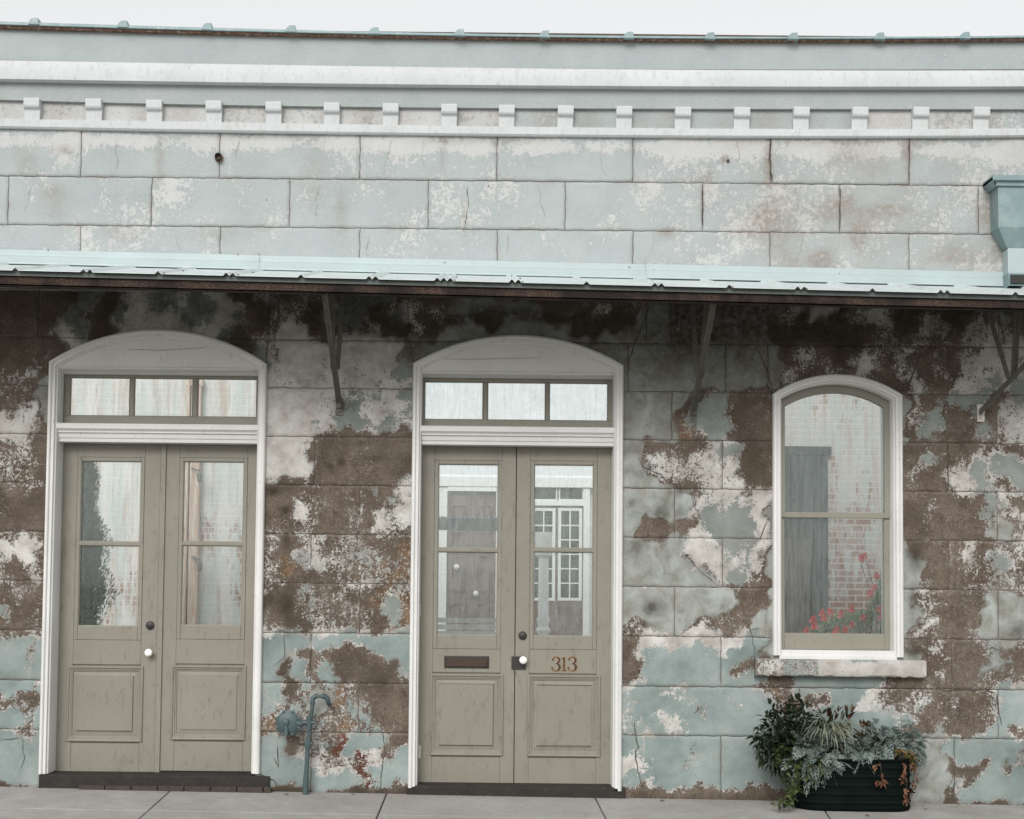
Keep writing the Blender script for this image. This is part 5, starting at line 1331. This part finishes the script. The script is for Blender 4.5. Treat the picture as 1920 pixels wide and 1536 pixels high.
for (l, r, t_, b_, nx_, nz_) in ((1000,1042,913,936,1,1),(1050,1092,913,936,1,1),(1003,1036,958,1121,2,6),(1052,1086,958,1121,2,6)):
    m = MB(); hb(m, l, r, t_, b_, yh+.05, .03); wd = m.build('window', M_grn, H); m = MB(); x0_, x1_ = gx(l,yh), gx(r,yh); za, zb_ = P((l+r)/2,t_,yh).z, P((l+r)/2,b_,yh).z
    m.rect(x0_-.04, x1_+.04, zb_-.04, za+.04, [(0,yh+.06),(0,yh+.01),(.04,yh+.01),(.04,yh+.06)])
    for k in range(1, nx_): x_ = x0_+(x1_-x0_)*k/nx_; m.box(x_-.009, x_+.009, yh+.02, yh+.06, zb_, za)
    for k in range(1, nz_): z_ = zb_+(za-zb_)*k/nz_; m.box(x0_, x1_, yh+.022, yh+.06, z_-.009, z_+.009)
    m.build('muntin', M_hw, wd)
m = MB(); hb(m, 1036, 1050, 948, 1230, yh+.02, .05); hb(m, 1001, 1094, 1121, 1230, yh+.03, .05); hb(m, 1086, 1094, 948, 1230, yh+.02, .05); m.build('door_board', M_brn, H)
# turned porch column
yk = 5.2; p = P(1019, 1100, yk); T_ = thing('turned_column', (p.x, yk, -.1), 'white turned porch column seen in the right leaf of door 313', 'column'); m = MB(); z0_ = -.1; zt_ = P(1019, 1030, yk).z
pr = [(.11,0),(.11,.35),(.09,.38),(.065,.42),(.085,.50),(.075,.60),(.06,1.0),(.055,1.15),(.085,1.2),(.055,1.26),(.08,1.32),(.06,1.36),(.06,zt_+.0),(.10,zt_+.03),(.10,zt_+.30)]
m.lathe((p.x, yk, z0_), pr, 'Z', 18); m.build('shaft', M_hw, T_, smooth=50)
# bench
ybn = 4.6; T_ = thing('slatted_bench', (gx(880, ybn), ybn, -.1), 'pale slatted garden bench low in the left leaf of door 313', 'bench'); m = MB()
M_bench = simple('pale_bench_paint', (.55,.53,.48), .7, .1, 5, bump=0)
xa, xb = gx(800, ybn), gx(960, ybn); zt_ = P(880, 1158, ybn).z
for k in range(6): z_ = zt_-.075*k-.06; m.box(xa, xb, ybn, ybn+.03, z_, z_+.055)
m.build('backrest', M_bench, T_); m = MB()
for k in range(5): m.box(xa, xb, ybn-.5+k*.1, ybn-.42+k*.1, zt_-.55, zt_-.52)
m.build('seat', M_bench, T_); m = MB()
for x_ in (xa+.06, xb-.06): m.box(x_-.03, x_+.03, ybn+.031, ybn+.08, -.1, zt_); m.box(x_-.03, x_+.03, ybn-.48, ybn-.42, -.1, zt_-.552)
m.build('leg', M_bench, T_)
# brown planks glimpsed in the transom and a garden beam
ybm = 3.0; T_ = thing('roof_beam', (gx(875, ybm), ybm, P(875, 990, ybm).z), 'grey riveted beam crossing the left leaf of door 313', 'beam'); m = MB(); m.box(gx(790,ybm), gx(955,ybm), ybm, ybm+.1, P(875,994,ybm).z, P(875,969,ybm).z); m.build('web', simple('grey_steel', (.22,.26,.25), .5), T_, bevel=.01)
m = MB()
for px in range(800, 955, 9): q_ = P(px, 971, ybm); m.lathe((q_.x, ybm, q_.z), [(.01,0),(.008,-.006)], 'Y', 6)
m.build('rivet', M_hw, T_)
m = MB(); 
for px in (792, 952): x_ = gx(px, ybm); m.box(x_-.05, x_+.05, ybm+.01, ybm+.09, -.1, P(875,994,ybm).z)
m.build('post', M_hw, T_)
# red flowering bush behind the arched window
ybf = 1.7; M_lf = leafmat('pale_green_leaf', (.16,.26,.11), (.36,.46,.24), .6, .3, .35); M_red = simple('red_petal', (.95,.035,.025), .5, .15, 20, bump=0); M_red2 = simple('pink_red_petal', (.80,.16,.13), .5, .15, 20, bump=0)
a = P(1620, 1190, ybf); T_ = thing('red_flowering_bush', (a.x, ybf, -.1), 'green bush with red flowers seen in the lower pane of the arched window', 'bush'); m = MB(); ms = MB(); mf = MB()
hgt = lambda px: np.interp(px, [1480,1500,1520,1560,1600,1630,1645,1660,1690], [1195,1188,1178,1158,1148,1142,1100,1060,1050])
for k in range(4200):
    px = 1495 + 190*random.random()**.8; top = hgt(px) + rnd(0, 14); py = top + (1290-top)*random.random()**1.8; p = P(px, py, ybf+rnd(-.25,.25))
    ovate(m, p, rdir(up=.5, out=(-.2,-.3,0)), rnd(.035,.07), rnd(.012,.022), rnd(-1,1), .3)
for k in range(40):
    px = rnd(1520, 1680); p = P(px, hgt(px)+rnd(0,10), ybf+rnd(-.15,.15)); stem(ms, [(a.x+rnd(-.15,.3), ybf, -.1), ((a.x+p.x)/2+rnd(-.1,.1), ybf, .5), p], .005)
for (px, py) in ((1612,1046),(1622,1044),(1645,1080),(1640,1100),(1632,1111),(1524,1162),(1541,1148),(1556,1146),(1574,1152),(1600,1141),(1618,1157),(1650,1140),(1652,1160),(1597,1170),(1568,1181),(1527,1173),(1545,1160),(1510,1184),(1655,1150),(1585,1180),(1512,1183)):
    c = P(px, py, ybf-.28)
    for j in range(random.choice((2,3,4))):
        c2 = c + Vector((rnd(-.016,.016), rnd(-.01,.01), rnd(-.012,.012)))
        for q_ in range(5):
            t = R(72*q_+rnd(0,20)); ovate(mf, c2, (math.cos(t), -.5, math.sin(t)), .038, .030, 0, .1, 0 if py < 1130 or random.random() < .6 else 1)
    if py < 1130: stem(ms, [c, c+Vector((.10,.1,-.25))], .003)
m.build('foliage', M_lf, T_); ms.build('stem', M_stemd, T_); mf.build('flower', [M_red, M_red2], T_)

# a few fallen leaves and crumbs of paint at the foot of the wall
M_fall = leafmat('fallen_leaf', (.12,.06,.03), (.25,.15,.07), .7, .2)
for (px, dy) in ((1478,-.34),(1722,-.30),(1740,-.12),(1452,-.20),(1600,-.62),(660,-.10),(1240,-.14),(540,-.16)):
    x = X(px, -.2, 1490); o_ = Vector((x, dy, gz(x)+.006)); m = MB(); ovate(m, (0,0,0), (rnd(-1,1), rnd(-1,1), .05), .045, .024, rnd(-.4,.4), 0)
    lf_ = m.build('fallen_leaf', M_fall); lf_.location = o_
    tag(lf_, {1478:'dry leaf on the pavement below the trailing vine', 1722:'dry leaf on the pavement off the right end of the tub', 1740:'dry leaf lying by the wall right of the tub', 1452:'dry leaf by the wall left of the tub',
       1600:'dry leaf on the pavement in front of the tub', 660:'dry leaf by the wall between the gas pipe and door 313', 1240:'dry leaf by the wall right of door 313', 540:'dry leaf on the pavement left of the gas pipe'}[px], 'leaf', 'dry leaves on the pavement')
m = MB()
for k in range(420):
    x = rnd(-4.2, 4.4); y = -.012 - abs(random.gauss(0, .05)); 
    if y < -.3: continue
    s_ = rnd(.002, .007); z = gz(x); a_ = rnd(0, 3)
    m.add([(x+s_*math.cos(a_+q_*1.7), y+s_*math.sin(a_+q_*1.7), z+.001) for q_ in range(4)] + [(x, y, z+s_*.7)], [(0,1,4),(1,2,4),(2,3,4),(3,0,4)])
tag(m.build('grit', simple('paint_crumbs', (.22,.20,.17), .9, .6, 40, bump=0)), 'scattered crumbs of paint and stone along the foot of the wall', 'grit', kind='stuff')
